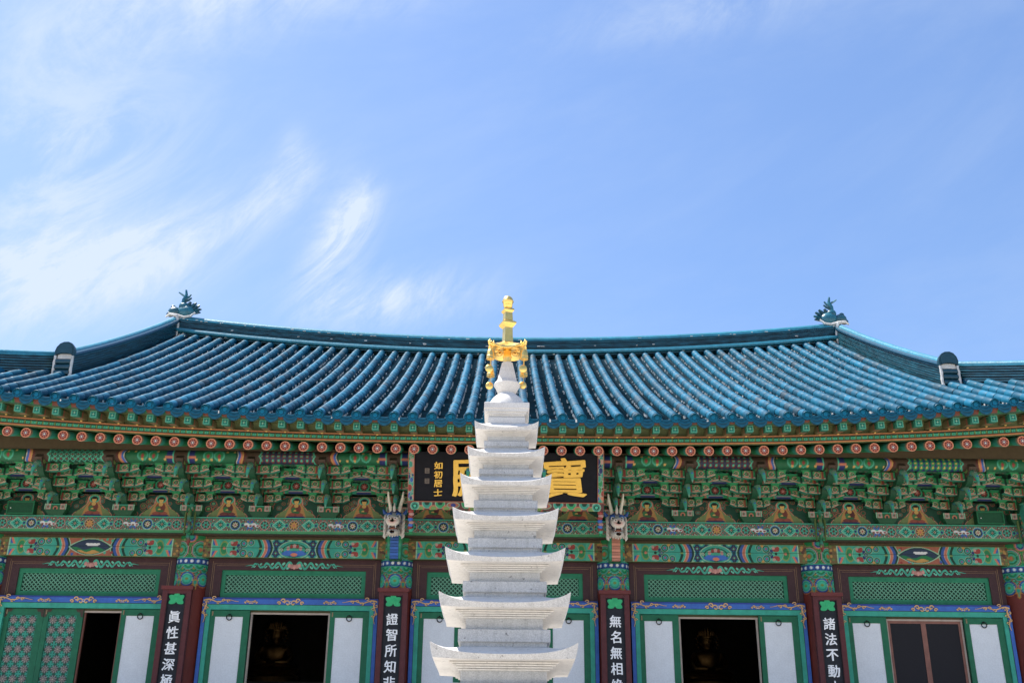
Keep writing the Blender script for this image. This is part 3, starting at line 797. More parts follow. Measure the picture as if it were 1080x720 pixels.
# ---- long tie boards between the tiers, and the painted seated-figure panels behind
def tie_paint(kind):
    def f(X, Z, h):
        pt = Paint(X, Z, GREEN*1.0)
        pt.m(np.mod(X, 0.16) < 0.07, TEAL*0.8); pt.m(np.mod(X, 0.16) < 0.02, ORANGE*0.7)
        for a, b in zip(BX[:-1], BX[1:]):
            c = (a+b)/2
            pt.m(np.abs(X-c) < 0.15, NAVY*0.95)
            pt.m((np.abs(X-c) < 0.15) & (np.abs(Z-h*0.62) < 0.006), CREAM*0.7)
        pt.m(Z > h-0.012, JADE*0.8)
        return pt.C
    return f
for (ya, yb, z0) in ((-0.02, -0.42, 0.525), (-0.40, -0.87, 0.735), (-0.85, -1.31, 0.945)):     # boards closing the gaps between the tiers
    t = MB(); xs_ = np.linspace(-12.3, 12.3, 1700); ys_ = np.linspace(yb, ya, 26)
    X, Y = np.meshgrid(xs_, ys_)
    pt = Paint(X, Y, GREEN*1.0); yc = (ya+yb)/2; q = 0.118
    gx = np.mod(X, q)-q/2; gy = np.mod(Y-yc+q/2, q)-q/2; d_ = np.hypot(gx, gy)
    for r, c in ((0.054, PALE*0.6), (0.048, DEEP), (0.038, TEAL), (0.022, RED), (0.010, CREAM)): pt.m(d_ < r, c)
    pt.jitter(0.1)
    t.grid(np.stack([X, WALLY+Y, np.full_like(X, 5.55+z0)], -1), pt.C, flip=True)
    part('gap_board', t, [PAINTM])
for (yl, z0, h) in ((-0.42, 0.485, 0.075), (-0.87, 0.685, 0.075), (-1.31, 0.905, 0.05)):
    t = MB()
    X, Z = face_grid(24.6, h, 0.02); 
    Z = np.linspace(0, h, 9)[:, None]*np.ones((1, X.shape[1])); X = X[:1].repeat(9, 0)
    front_panel(t, X, Z+5.55+z0, WALLY+yl, tie_paint(0)(X, Z, h))
    t.box(-12.3, 12.3, WALLY+yl+0.001, WALLY+yl+0.09, 5.55+z0, 5.55+z0+h, DEEP*0.9)
    part('tie_board', t, [PAINTM])
for (yl, z0, h) in ((-0.435, 0.562, 0.172), (-0.885, 0.762, 0.182)):      # lotus roundels between the tiers
    xs_ = np.linspace(-12.3, 12.3, 2200); zs_ = np.linspace(0, h, 18)
    X, Z = np.meshgrid(xs_, zs_)
    pt = Paint(X, Z, DEEP*1.2); pt.m(np.mod(X, 0.21) < 0.1, MIDGREEN)
    for a, b in zip(BX[:-1], BX[1:]):
        c = (a+b)/2; zc = h*0.45
        pt.m((np.abs(X-c) < 0.17), DEEP*0.8)
        for s in (-1, 1): pt.ell(c+s*0.165, zc, 0.035, 0.085, RED*1.1); pt.ell(c+s*0.19, zc, 0.03, 0.07, GREEN)
        pt.roundel(c, zc, (0.115, 0.10, 0.085), (GREEN*1.3, JADE*0.7, DEEP)); pt.flower(c, zc, 0.078, 8, RED*1.1, PINK*0.9); pt.circ(c, zc, 0.014, RED)
    t = MB(); t.grid(np.stack([X, np.full_like(X, WALLY+yl), Z+5.55+z0], -1), pt.C); part('lotus_board', t, [PAINTM])
def figure_panel(seed):
    rr = random.Random(seed)
    W_ = 1.417
    X, Z = face_grid(W_, 0.585, 0.009)
    pt = Paint(X, Z, DEEP*1.3)
    # curling green ground
    for k in range(60):
        cx, cz, r = rr.uniform(-.7, .7), rr.uniform(0, 1.05), rr.uniform(.03, .075)
        pt.roundel(cx, cz, (r, r*.78, r*.55, r*.3), (ORANGE*0.5, DEEP*0.9, rr.choice([GREEN, TEAL*0.7, MIDGREEN]), rr.choice([RED*0.8, OLIVE, DEEP])))
    for zc in (0.66, 0.88):                                 # lotus roundels between the tiers
        pt.rect(-0.17, 0.17, zc-0.11, zc+0.11, DEEP); pt.roundel(0, zc, (0.105, 0.09), (GREEN*1.1, DEEP))
        pt.flower(0, zc, 0.075, 8, RED, PALE*0.8); pt.roundel(0, zc, (0.022,), (PINK,))
        for s in (-1, 1): pt.ell(s*0.16, zc, 0.03, 0.09, RED*0.9)
    prof_z = np.array([0, .05, .12, .2, .26, .33, .42, .5, .545, .57]); prof_h = np.array([.43, .42, .36, .245, .205, .15, .135, .13, .10, 0.03])
    hw = np.interp(Z, prof_z, prof_h, right=-1)
    for d, c in ((0.0, ORANGE*0.85), (-0.018, PINK*0.9), (-0.030, DARKRED), (-0.040, OLIVE*0.9)):
        hz = np.interp(Z-d*-0.6, prof_z, prof_h, right=-1)
        pt.m((np.abs(X) < hz+d) , c)
    ins = np.abs(X) < hw-0.036
    pt.m(ins, lin('6a7a48'))
    pt.m(ins & ((np.abs(X) < 0.20-0.12*np.clip(Z/0.4, 0, 1)+0.03) & (Z < 0.46)), lin('a8793a'))
    robe = rr.choice([lin('6d3324'), lin('7a3a2a'), lin('5d2c28')])
    shawl = rr.choice([GREEN, TEAL*0.8, lin('2f6b3c')])
    pt.ell(0, 0.455, 0.108, 0.098, JADE*0.9); pt.ell(0, 0.455, 0.078, 0.074, DEEP*1.3)            # halo
    pt.ell(0, 0.035, 0.20, 0.035, NAVY)                                          # seat
    pt.ell(0, 0.10, 0.155, 0.055, robe)                                          # folded legs
    pt.ell(-0.09, 0.09, 0.07, 0.045, robe*1.35); pt.ell(0.09, 0.09, 0.07, 0.045, robe*1.35)
    pt.ell(0, 0.24, 0.105, 0.14, robe); pt.ell(0.045, 0.23, 0.05, 0.12, robe*0.7)
    pt.ell(-0.05, 0.21, 0.05, 0.075, shawl); pt.ell(0.02, 0.155, 0.06, 0.03, shawl*0.8)
    pt.ell(0, 0.33, 0.045, 0.05, GOLDP*0.85); pt.ell(-0.02, 0.20, 0.03, 0.02, GOLDP*0.9)
    pt.ell(0, 0.43, 0.048, 0.058, GOLDP*1.0); pt.ell(0, 0.478, 0.046, 0.028, BLACK); pt.ell(0, 0.507, 0.02, 0.02, BLACK)
    for s in (-1, 1): pt.ell(s*0.018, 0.436, 0.010, 0.004, DARKBROWN)
    pt.ell(0, 0.405, 0.012, 0.005, RED)
    pt.jitter(0.06)
    m = MB(); front_panel(m, X, Z, 0, pt.C); m.box(-W_/2, W_/2, 0.002, 0.05, 0, 0.52, DEEP)
    return m.mesh('figure_panel', PAINTM)
FIG = [figure_panel(s) for s in (3, 5, 8)]
for i in range(17):
    a, b = BX[i], BX[i+1]
    o = obj('figure_panel', FIG[i % 3], hall, ((a+b)/2, WALLY-0.27, 5.548)); o.scale = ((b-a)/1.417-0.002, 1, 0.80)
t = MB(); t.box(-12.3, 12.3, WALLY+0.03, WALLY+0.2, 5.55, 7.6, DARKBROWN); part('upper_wall', t, [PAINTM])

# ---- plank beam and lintel beam of every bay, painted
def plank_paint(w):
    X, Z = face_grid(w, 0.345, 0.0085)
    pt = Paint(X, Z, lin('6d3a30'))
    u = 0.084                                                # small lozenge ground
    gx, gz = np.mod(X+Z, u)-u/2, np.mod(X-Z, u)-u/2
    pt.m((np.abs(gx) < 0.009) | (np.abs(gz) < 0.009), TEAL*0.75)
    pt.m((np.abs(gx) > u/2-0.012) & (np.abs(gz) > u/2-0.012), PINK*0.7)
    zc = 0.185
    n = 14; st = w/n
    for k in range(n+1):
        x = -w/2+k*st; kk = abs(k-n//2)
        if kk == 0: pt.roundel(x, zc, (0.105, 0.092), (CREAM*0.5, BROWN*1.2)); pt.flower(x, zc, 0.090, 8, OCHRE*1.0, ORANGE*0.8); continue
        if kk % 4 == 1: pt.dia(x, zc, 0.155, 0.125, PALE*0.8); pt.dia(x, zc, 0.135, 0.105, TEAL*1.1); pt.flower(x, zc, 0.075, 8, DEEP, PALE); pt.circ(x, zc, 0.018, RED)
        elif kk % 4 == 2: pt.roundel(x, zc, (0.10, 0.085, 0.065), (PINK*0.7, DEEP*1.3, BROWN)); pt.flower(x, zc, 0.08, 6, TEAL, DARKRED)
        elif kk % 4 == 3:
            pt.flower(x, zc, 0.11, 6, BLUE*0.75, PINK); pt.circ(x, zc, 0.045, JADE*0.9); pt.circ(x, zc, 0.02, RED)
        else: pt.roundel(x, zc, (0.115, 0.10, 0.082), (PALE*0.8, BLUE*0.7, DEEP)); pt.flower(x, zc, 0.062, 8, CREAM*0.75, RED)
        pt.circ(x+st/2, zc, 0.045, JADE*0.8); pt.circ(x+st/2, zc, 0.026, NAVY); 
        for s in (-1, 1): pt.circ(x+st/2, zc+s*0.095, 0.030, DARKRED); pt.circ(x+st/2, zc+s*0.095, 0.015, PALE*0.8)
    for s in (-1, 1):                                        # small pale curled clouds
        for j in range(4): pt.ell(s*0.205*w+(j-1.5)*0.075, zc+0.015*(-1)**j, 0.050, 0.030, WHITE*0.72); pt.ell(s*0.205*w+(j-1.5)*0.075+0.01, zc-0.015, 0.03, 0.016, RED*0.8)
    pt.m(Z > 0.325, JADE*0.85); pt.m((Z > 0.312) & (Z < 0.325), DEEP)
    pt.m(Z < 0.062, lin('3d8a55')); pt.m((Z > 0.062) & (Z < 0.074), PALE*0.6); pt.m(Z < 0.014, DEEP)
    pt.jitter(0.07)
    return X, Z, pt.C
def beam_paint(w, kind):
    H_ = 0.385
    X, Z = face_grid(w, H_, 0.008)
    pt = Paint(X, Z, lin('6d5a33'))
    zc = H_/2; h = w/2
    e = 0.20                                                 # ochre unpainted ends with tangled line work
    for k in range(26):
        s = rnd.choice((-1, 1)); pt.circ(s*(h-rnd.uniform(0.02, e-0.02)), rnd.uniform(0.03, H_-0.03), 0.028, rnd.choice((OLIVE*0.7, BROWN, OCHRE*0.8)))
    A = np.abs(X)
    x0 = h-e
    pt.m(A < x0, TEAL*0.95)
    pt.m((A < x0) & (A > x0-0.018), PALE*0.9)
    pt.m((A < x0-0.018) & (A > x0-0.17), JADE*0.9)
    for sz in (-1, 1):
        d = (x0-0.10-A)-(0.10-np.abs(Z-zc))*0.5
        pt.m((A < x0-0.03) & (A > x0-0.16) & (np.abs(A-(x0-0.09)-(np.abs(Z-zc)-0.1)*0.5) < 0.026) & (np.abs(Z-zc) > 0.05), ORANGE*0.95)
        pt.m((A < x0-0.03) & (A > x0-0.16) & (np.abs(A-(x0-0.045)-(np.abs(Z-zc)-0.1)*0.5) < 0.022) & (np.abs(Z-zc) > 0.06), BLUE*0.8)
    for s in (-1, 1):
        c = s*(x0-0.27)
        pt.ell(c, zc, 0.09, 0.155, OLIVE*1.1); pt.ell(c, zc, 0.07, 0.12, GREEN); pt.circ(c, zc, 0.028, ORANGE)
        c = s*(x0-0.47)
        pt.ell(c, zc, 0.16, 0.17, PALE*0.7); pt.ell(c, zc, 0.145, 0.155, JADE*0.9)
        for sz in (-1, 1): pt.ell(c, zc+sz*0.085, 0.075, 0.045, RED*1.05); pt.ell(c+0.04, zc+sz*0.12, 0.035, 0.03, RED*1.15); pt.ell(c-0.045, zc+sz*0.115, 0.03, 0.028, PINK*0.8); pt.ell(c-s*0.10, zc+sz*0.05, 0.04, 0.04, NAVY)
        pt.circ(c, zc, 0.028, DEEP)
        for (dx, dz, r) in ((0.67, 0.10, 0.085), (0.67, -0.10, 0.085), (0.82, 0.12, 0.07), (0.82, -0.12, 0.07), (0.60, 0.0, 0.05)):
            cc = s*(x0-dx); pt.roundel(cc, zc+dz, (r, r*0.84, r*0.62, r*0.40, r*0.2), (PALE*0.65, DEEP*1.4, JADE*0.8, BLUE*0.65, ORANGE*0.8))
        for dz in (-1, 1): pt.circ(s*(x0-0.75), zc+dz*0.16, 0.03, OCHRE)
    # chevron arcs
    g = (A-(x0-1.00)+0.07*np.cos((Z-zc)/zc*PI/2))*1.45             # measured from the arc towards the ends
    for lo, hi, c in ((0.02, 0.10, DEEP*1.1), (-0.05, 0.02, TEAL), (-0.063, -0.05, CREAM*0.7), (-0.135, -0.063, ORANGE*0.8), (-0.15, -0.135, PINK*0.8), (-0.235, -0.15, BLUE*0.6), (-0.245, -0.235, NAVY), (-0.30, -0.245, DEEP), (-0.325, -0.30, PALE*0.8)):
        pt.m((g >= lo) & (g < hi), c)
    pt.m((g > 0.02) & (g < 0.12) & (np.abs(Z-zc) < 0.02), OLIVE)
    mid = g < -0.325
    u = 0.19                                                 # floral net in the middle
    gx, gz = np.mod(X, u)-u/2, np.mod(Z-zc+u/2, u)-u/2
    pt.m(mid, BLUE*0.42); pt.m(mid & (np.hypot(gx, gz) < 0.062), TEAL*0.95); pt.m(mid & (np.hypot(gx, gz) < 0.032), PALE*0.9)
    g2x, g2z = np.mod(X+u/2, u)-u/2, np.mod(Z-zc, u)-u/2
    pt.m(mid & (np.hypot(g2x, g2z) < 0.036), DARKRED); pt.m(mid & (np.hypot(g2x, g2z) < 0.018), JADE)
    pt.m(mid & (np.abs(np.hypot(gx, gz)-0.085) < 0.010), DEEP)
    if kind == 'eye':                                        # almond cartouche with a little landscape
        al = lambda k: (np.abs(X) < 0.43*k) & (np.abs(Z-zc) < 0.165*k*np.cos(np.clip(X/(0.43*k), -1, 1)*PI/2)**0.8)
        pt.m(mid & (np.abs(X) < 0.52), ORANGE*0.55)
        for k in range(14): pt.circ(rnd.uniform(-.5, .5), zc+rnd.choice((-1, 1))*rnd.uniform(.09, .16), 0.028, rnd.choice((TEAL, JADE*.8, RED, BLUE*.7)))
        pt.m(al(1.06), PALE*0.8); pt.m(al(0.97), DEEP); pt.m(al(0.90), lin('26374e'))
        pt.m(al(0.90) & (Z < zc-0.03+0.03*np.sin(X*14)), GREEN*0.8); pt.m(al(0.90) & (Z < zc-0.085+0.02*np.sin(X*22)), OCHRE)
        for q in range(7): pt.ell(-0.06+0.05*q*0.7, zc+0.045+0.012*(-1)**q, 0.045, 0.020, WHITE*0.75)
    else:                                                    # domed lotus cartouche
        pt.ell(0, zc-0.02, 0.33, 0.19, PALE*0.75); pt.ell(0, zc-0.02, 0.31, 0.175, TEAL*0.9); pt.ell(0, zc-0.03, 0.25, 0.14, DEEP*1.4)
        pt.ell(0, zc-0.03, 0.225, 0.12, JADE*0.75)
        for s in (-1, 1): pt.spiral(s*0.265, zc-0.03, 0.04, 1.3, 0.013, CREAM*0.6, 0, s)
        for k in range(-2, 3): pt.ell(k*0.065, zc+0.055-0.012*k*k, 0.034, 0.042, PINK*0.75 if k % 2 == 0 else RED*0.9)
        pt.ell(0, zc-0.10, 0.26, 0.055, BLUE*0.8); pt.ell(-0.13, zc-0.085, 0.09, 0.05, BLUE*1.0); pt.ell(0.13, zc-0.085, 0.09, 0.05, BLUE*1.0); pt.ell(0, zc-0.12, 0.07, 0.035, ORANGE)
    pt.m(np.abs(Z-zc-0.015) < 0.005, C_DARKLINE)             # joint between the two timbers
    pt.m((Z > H_-0.010) | (Z < 0.010), OLIVE*0.6)
    pt.jitter(0.06)
    return X, Z, pt.C
C_DARKLINE = lin('16261c')
for bi, (xa, xb) in enumerate(BAYS):
    xc = (xa+xb)/2
    w = xb-xa-0.003; m = MB(); X, Z, C = plank_paint(w)
    front_panel(m, X, Z, 0, C); m.box(-w/2, w/2, 0.002, 0.62, 0, 0.345, lin('3a6b48')); m.box(-w/2, w/2, 0.012, 0.62, -0.012, -0.001, lin('4b3b2a'))
    part('plank_beam', m, [PAINTM], loc=(xc, 20.62, 5.203))
    w = xb-xa-0.40; m = MB(); X, Z, C = beam_paint(w, 'eye' if bi in (0, 4) else 'lotus')
    front_panel(m, X, Z, 0, C); m.box(-w/2, w/2, 0.002, 0.30, 0, 0.385, lin('4b4a30'))
    part('lintel_beam', m, [PAINTM], loc=(xc, 20.86, 4.757))
    m = MB(); m.box(xa+0.2, xb-0.2, 20.9, 21.15, 5.144, 5.20, lin('5e5138')); part('filler_board', m, [PAINTM])

for sd in (-1, 1):                                       # beam ends running on past the corner columns
    m = MB(); X, Z, C = plank_paint(1.0); front_panel(m, X, Z, 0, C); m.box(-0.5, 0.5, 0.002, 0.62, 0, 0.345, lin('3a6b48'))
    part('plank_end', m, [PAINTM], loc=(sd*(10.7+0.502), 20.60, 5.203))
    m = MB(); m.box(-0.28, 0.28, -0.2, 0.28, 0, 0.36, TEAL*0.8); m.box(-0.30, 0.30, -0.22, 0.3, 0.36, 0.40, JADE*0.8)
    part('corner_block', m, [PAINTM], loc=(sd*10.95, 20.5, 5.56))
    m = MB(); m.tube([(-0.8, 0, 0), (0.8, 0, 0)], 0.13, 20, MIDGREEN); part('purlin_end', m, [PAINTM], loc=(sd*(10.7+0.803), 19.55, 6.545), smooth=60)
    m = MB()                                             # hip rafter under the corner and the boarded side eave
    m.hexa([(sd*10.6-.12, 21.2, 6.95), (sd*10.6+.12, 21.2, 6.95), (sd*13.05+.12, 18.2, 7.35), (sd*13.05-.12, 18.2, 7.35)], [(sd*10.6-.12, 21.2, 7.35), (sd*10.6+.12, 21.2, 7.35), (sd*13.05+.12, 18.2, 7.65), (sd*13.05-.12, 18.2, 7.65)], lin('2f5a40'))
    part('hip_rafter', m, [PAINTM])
    m = MB(); m.grid(np.array([[(sd*13.2, y, 7.62-0.3*(1-abs((y-26.9)/8.9)**2.5)) for y in np.linspace(18.1, 35.7, 20)], [(sd*10.6, y, 7.75) for y in np.linspace(20.5, 33.3, 20)]]), lin('6a5a40'))
    part('side_soffit', m, [PAINTM])

# ---- columns with painted collars
def column_mesh():
    mb_ = MB()
    zs = np.concatenate([np.linspace(1.2, 4.0, 6), np.linspace(4.02, 5.2, 120)])
    na = 96; an = np.linspace(0, 2*PI, na+1)[:-1]
    A, Zg = np.meshgrid(an, zs)
    R = 0.335+0.012*np.clip((3.0-Zg)/2, 0, 1)
    P = np.stack([R*np.cos(A), R*np.sin(A), Zg], -1)
    Xp = (A+PI/2); Xp = np.where(Xp > PI, Xp-2*PI, Xp)*0.335     # 0 faces the viewer (-y)
    pt = Paint(Xp, Zg, lin('6b2a22'))
    per = 2*PI*0.335/6
    u = np.mod(Xp+per/2, per)-per/2
    body = (Zg > 4.20)
    pt.m(body, GREEN*0.95)
    p3 = 2*PI*0.335/9
    for lvl, zc in enumerate((4.36, 4.42, 4.48, 4.54, 4.60)):            # overlapping scales, lowest row first
        uu = np.mod(Xp+(p3/2 if lvl % 2 else 0)+p3/2, p3)-p3/2
        dd = np.hypot(uu, (Zg-zc)*1.05)
        for r, c in ((0.128, DEEP), (0.118, ORANGE*0.6 if lvl % 2 else PALE*0.6), (0.108, TEAL*0.9), (0.080, DEEP*1.2), (0.070, GREEN*1.1), (0.040, OLIVE if lvl % 2 else JADE), (0.02, ORANGE*0.8)):
            pt.m(body & (dd < r), c)
    # hanging lotus row and ragged lower edge
    for r, c in ((0.165, ORANGE*0.75), (0.15, DEEP), (0.14, BLUE*0.7), (0.115, PALE*0.8), (0.105, TEAL), (0.07, JADE*1.05), (0.03, OLIVE)):
        pt.m((np.hypot(u, (Zg-4.31)) < r) & (Zg < 4.44), c)
    uu = np.mod(Xp, per)-per/2
    pt.m((Zg < 4.30) & (Zg > 4.08) & (np.abs(uu) < 0.05*np.clip((Zg-4.06)/0.2, 0, 1)+0.012), OCHRE*0.85)
    pt.m((Zg < 4.28) & (Zg > 4.12) & (np.abs(uu) < 0.03*np.clip((Zg-4.10)/0.15, 0, 1)), TEAL*0.9)
    # collar: navy band with white beads
    ub = np.mod(Xp, 0.125)-0.0625
    pt.m((Zg > 4.595) & (Zg < 4.745), JADE*0.75); pt.m((Zg > 4.61) & (Zg < 4.73), NAVY*1.1); pt.m((Zg > 4.61) & (Zg < 4.73) & (np.abs(np.abs(ub)-0.0625) < 0.012), BLUE*0.6)
    pt.m(np.hypot(ub, Zg-4.67) < 0.040, SKYB*0.8); pt.m(np.hypot(ub, Zg-4.67) < 0.027, WHITE*0.85)
    # ringed arcs above the collar
    top = Zg > 4.745
    pt.m(top, GREEN*0.9)
    p2 = 2*PI*0.335/5; u2_ = np.mod(Xp, p2)-p2/2
    for r, c in ((0.215, OLIVE), (0.20, DEEP), (0.185, PINK*0.7), (0.165, TEAL*0.8), (0.14, PALE*0.6), (0.13, GREEN), (0.105, DEEP*1.3), (0.095, JADE*0.8), (0.06, OLIVE*0.9), (0.035, ORANGE*0.8)):
        pt.m(top & (np.hypot(u2_, (Zg-4.90)) < r) , c)
    uo = np.mod(Xp+p2/2, p2)-p2/2
    for r, c in ((0.12, ORANGE*0.8), (0.10, PINK*0.8), (0.085, BLUE*0.7), (0.065, DEEP), (0.05, TEAL)):
        pt.m(top & (np.hypot(uo, Zg-5.16) < r), c)
    pt.jitter(0.06)
    C = pt.C
    P = np.concatenate([P, P[:, :1]], 1)[:, :-1]
    mb_.grid(P, C, closeu=True)
    return mb_.mesh('column', MAROON, 60)
cm = column_mesh()
for x in COLX: obj('column', cm, hall, (x, 21.1, 0))
stn = MB(); stn.lathe([(0.55, 0), (0.55, 0.1), (0.45, 0.22), (0.40, 0.22)], 20)
sm_ = stn.mesh('column_base', GRANITE, 40)
for x in COLX: obj('column_base', sm_, hall, (x, 21.1, 1.2))
# jade pendants over the beam on the outer columns; scaled necks with dragon heads on the two inner ones
pe = MB()
pth = [(0.012*sin(k*1.5), -0.44-0.05*sin(k*0.45), 0.58-0.088*k) for k in range(11)]
pe.tube(pth, [0.026+0.020*abs(sin(k*1.25+0.4)) for k in range(10)]+[0.012], 8, np.array([(DEEP*1.3, JADE*0.55, GREEN*0.6, OLIVE*0.7, TEAL*0.5, BROWN, JADE*0.5, GREEN*0.5, TEAL*0.6, RED*0.9, DARKRED)[k] for k in range(11)]))
for k in range(6):
    pe.ball((0.035*(-1)**k, -0.50+0.02*(k > 3), 0.45-0.13*k), (0.026, 0.02, 0.03), (PALE*0.45, ORANGE*0.5, TEAL*0.7, PINK*0.5, GREEN, OLIVE)[k], 0, 7, 5)
for s in (-1, 1): pe.tube([(s*0.085, -0.42, 0.55), (s*0.095, -0.44, 0.25), (s*0.09, -0.42, -0.08)], [0.02, 0.026, 0.014], 6, OLIVE*0.6)
pem = pe.mesh('beam_pendant', PAINTM, 60)
for x in (COLX[0], COLX[1], COLX[4], COLX[5]): obj('beam_pendant', pem, hall, (x, 20.95, 5.25))

def dragon_head(x, belly, toward):
    nk = MB()                                                # scaled neck rising out of the column head
    for i in range(9):
        z0 = -0.42+0.06*i
        nk.box(-0.085, 0.085, -0.02-0.010*i, 0.10, z0, z0+0.052, belly*(0.85+0.3*(i % 2)))
    for s in (-1, 1):
        nk.tube([(s*0.105, 0.02-0.012*i, -0.42+0.09*i) for i in range(7)], [0.035, 0.04, 0.042, 0.045, 0.05, 0.05, 0.045], 8, np.array([GREEN, TEAL*.8, GREEN, JADE*.7, GREEN, TEAL*.8, GREEN]))
    nk.box(-0.12, 0.12, 0.06, 0.5, -0.42, 0.12, GREEN*0.8)
    for s in (-1, 1):
        for i in range(5):
            for j in range(2): nk.ball((s*(0.122), 0.10+0.10*j+0.05*(i % 2), -0.36+0.095*i), (0.014, 0.052, 0.052), (TEAL*0.8, JADE*0.7, GREEN*1.1)[(i+j) % 3], 0, 10, 6)
    root = obj('dragon_neck', nk.mesh('dragon_neck', PAINTM, 50), hall, (x, 20.40, 5.12))
    hd = MB(); bone = lin('d6ccbc'); dk = lin('6e655a')
    def ring(y, cz, rx, rz): return [(rx*cos(a)*(1.0 if abs(cos(a)) < .8 else .96), y, cz+rz*sin(a)) for a in np.linspace(0, 2*PI, 19)[:-1]]
    # upper skull and muzzle: swept forward (-y) and slightly down
    secs = [(0.18, 0.30, 0.05, 0.06), (0.12, 0.30, 0.13, 0.14), (0.02, 0.31, 0.155, 0.145), (-0.08, 0.29, 0.150, 0.12), (-0.16, 0.235, 0.135, 0.10), (-0.24, 0.205, 0.130, 0.085), (-0.30, 0.20, 0.140, 0.09), (-0.345, 0.20, 0.125, 0.075), (-0.37, 0.20, 0.05, 0.03)]
    P = np.array([ring(*q) for q in secs])
    c = np.array([np.tile(q, (18, 1)) for q in (dk, dk, NAVY*1.5, NAVY*1.8, bone*0.9, bone, bone*1.1, bone*1.1, PINK*0.8)])
    hd.grid(P, c, closeu=True)
    for s in (-1, 1):
        hd.ball((s*0.085, -0.125, 0.335), (0.06, 0.05, 0.045), BLUE*0.75, 0, 10, 7)      # brow
        hd.ball((s*0.088, -0.165, 0.305), (0.036, 0.028, 0.032), WHITE*0.8, 0, 10, 7)
        hd.ball((s*0.088, -0.188, 0.302), (0.017, 0.012, 0.017), BLACK, 0, 8, 6)
        hd.ball((s*0.055, -0.335, 0.235), (0.045, 0.04, 0.036), bone*0.95, 0, 10, 7)     # nostrils
        hd.ball((s*0.055, -0.370, 0.232), (0.014, 0.01, 0.012), BLACK, 0, 8, 6)
        hd.tube([(s*0.06, -0.31, 0.14), (s*0.065, -0.33, 0.075)], [0.018, 0.006], 6, WHITE*0.85)   # fangs
        for k in range(5):                                                       # mane tufts
            a = 0.33-0.075*k
            hd.tube([(s*0.13, 0.02, a+0.02), (s*0.168, -0.02, a-0.01), (s*0.178, -0.06, a-0.05), (s*0.16, -0.09, a-0.09)], [0.05, 0.045, 0.03, 0.006], 7, bone*(0.8+0.1*k))
        hd.tube([(s*0.145, 0.02, 0.36), (s*0.21, 0.0, 0.40), (s*0.235, -0.03, 0.45)], [0.03, 0.035, 0.008], 7, BLUE*0.6)     # ear
    hd.tube([(0, -0.10, 0.40), (0, -0.13, 0.47), (0, -0.10, 0.55)], [0.03, 0.025, 0.006], 7, bone)
    # lower jaw, tongue and beard
    P = np.array([ring(y, z, rx, rz) for y, z, rx, rz in ((0.08, 0.12, 0.11, 0.10), (-0.05, 0.065, 0.135, 0.075), (-0.18, 0.025, 0.13, 0.062), (-0.28, 0.015, 0.105, 0.055), (-0.32, 0.015, 0.05, 0.03))])
    hd.grid(P, bone*0.95, closeu=True)
    hd.ball((0, -0.16, 0.075), (0.09, 0.15, 0.04), lin('8a4a30'), 0, 10, 7)
    for k in range(-2, 3): hd.tube([(k*0.045, -0.22, 0.0), (k*0.05, -0.24, -0.03), (k*0.045, -0.22, -0.065+0.01*abs(k))], [0.03, 0.024, 0.006], 6, bone*0.9)
    for k in range(-2, 3): hd.tube([(k*0.035, -0.27+0.012*abs(k), 0.045), (k*0.035, -0.28+0.012*abs(k), 0.075)], [0.012, 0.004], 5, WHITE*0.9)
    h = obj('dragon_head', hd.mesh('dragon_head', PAINTM, 60), hall, (x, 20.18, 5.12)); 
    h.scale = (1.04, 1.2, 1.18)
    hn = MB()
    for s in (-1, 1):
        hn.tube([(s*0.075, 0.02, 0.40), (s*0.10, 0.0, 0.52), (s*0.135, -0.02, 0.64), (s*0.15, -0.03, 0.76)], [0.038, 0.034, 0.028, 0.015], 8, lin('e6dcc4'))
        hn.tube([(s*0.105, 0.0, 0.54), (s*0.155, -0.02, 0.59), (s*0.175, -0.03, 0.65)], [0.02, 0.016, 0.007], 7, lin('b3a990'))
    obj('horns', hn.mesh('horns', PAINTM, 60), h, (x, 20.18, 5.12))
dragon_head(-2.25, BLUE*0.9, 1)
dragon_head(2.25, lin('c27f66'), -1)

# ---- door bays
def scroll(mb, x0, z0, sx, sz, y, col):
    """gilded tendril: a wavy stem with curled side shoots, starting at the corner"""
    n = 40
    stem = [(x0+sx*0.62*t, z0-sz*0.0+sz*0.030*sin(t*11)*(1-0.5*t)-sz*0.045) for t in np.linspace(0, 1, n)]
    mb.ribbon(stem, np.linspace(0.026, 0.008, n), y, col)
    for k, t in enumerate((0.05, 0.2, 0.34, 0.48, 0.62)):
        c = (x0+sx*(0.62*t+0.05), z0+sz*(0.030*sin(t*11)-0.045+(0.028 if k % 2 else -0.028)))
        r = 0.042*(1-0.4*t)
        mb.ribbon([(c[0]+r*(1-q)*cos(2*PI*q*1.2*(1 if k % 2 else -1))*sx, c[1]+r*(1-q)*sin(2*PI*q*1.2)) for q in np.linspace(0, .8, 18)], 0.016, y-0.001*(k+1), col)
    stem = [(x0+sx*(0.035+0.022*sin(t*10)*(1-.5*t)), z0-0.06-0.42*t) for t in np.linspace(0, 1, n)]
    mb.ribbon(stem, np.linspace(0.026, 0.008, n), y-0.007, col)
    for k, t in enumerate((0.08, 0.26, 0.44, 0.6)):
        c = (x0+sx*(0.035+(0.026 if k % 2 else -0.022)), z0-0.06-0.42*t-0.03); r = 0.038*(1-0.35*t)
        mb.ribbon([(c[0]+r*(1-q)*cos(2*PI*q*1.2)*sx, c[1]+r*(1-q)*sin(2*PI*q*1.2*(1 if k % 2 else -1))) for q in np.linspace(0, .8, 18)], 0.015, y-0.008-0.001*k, col)
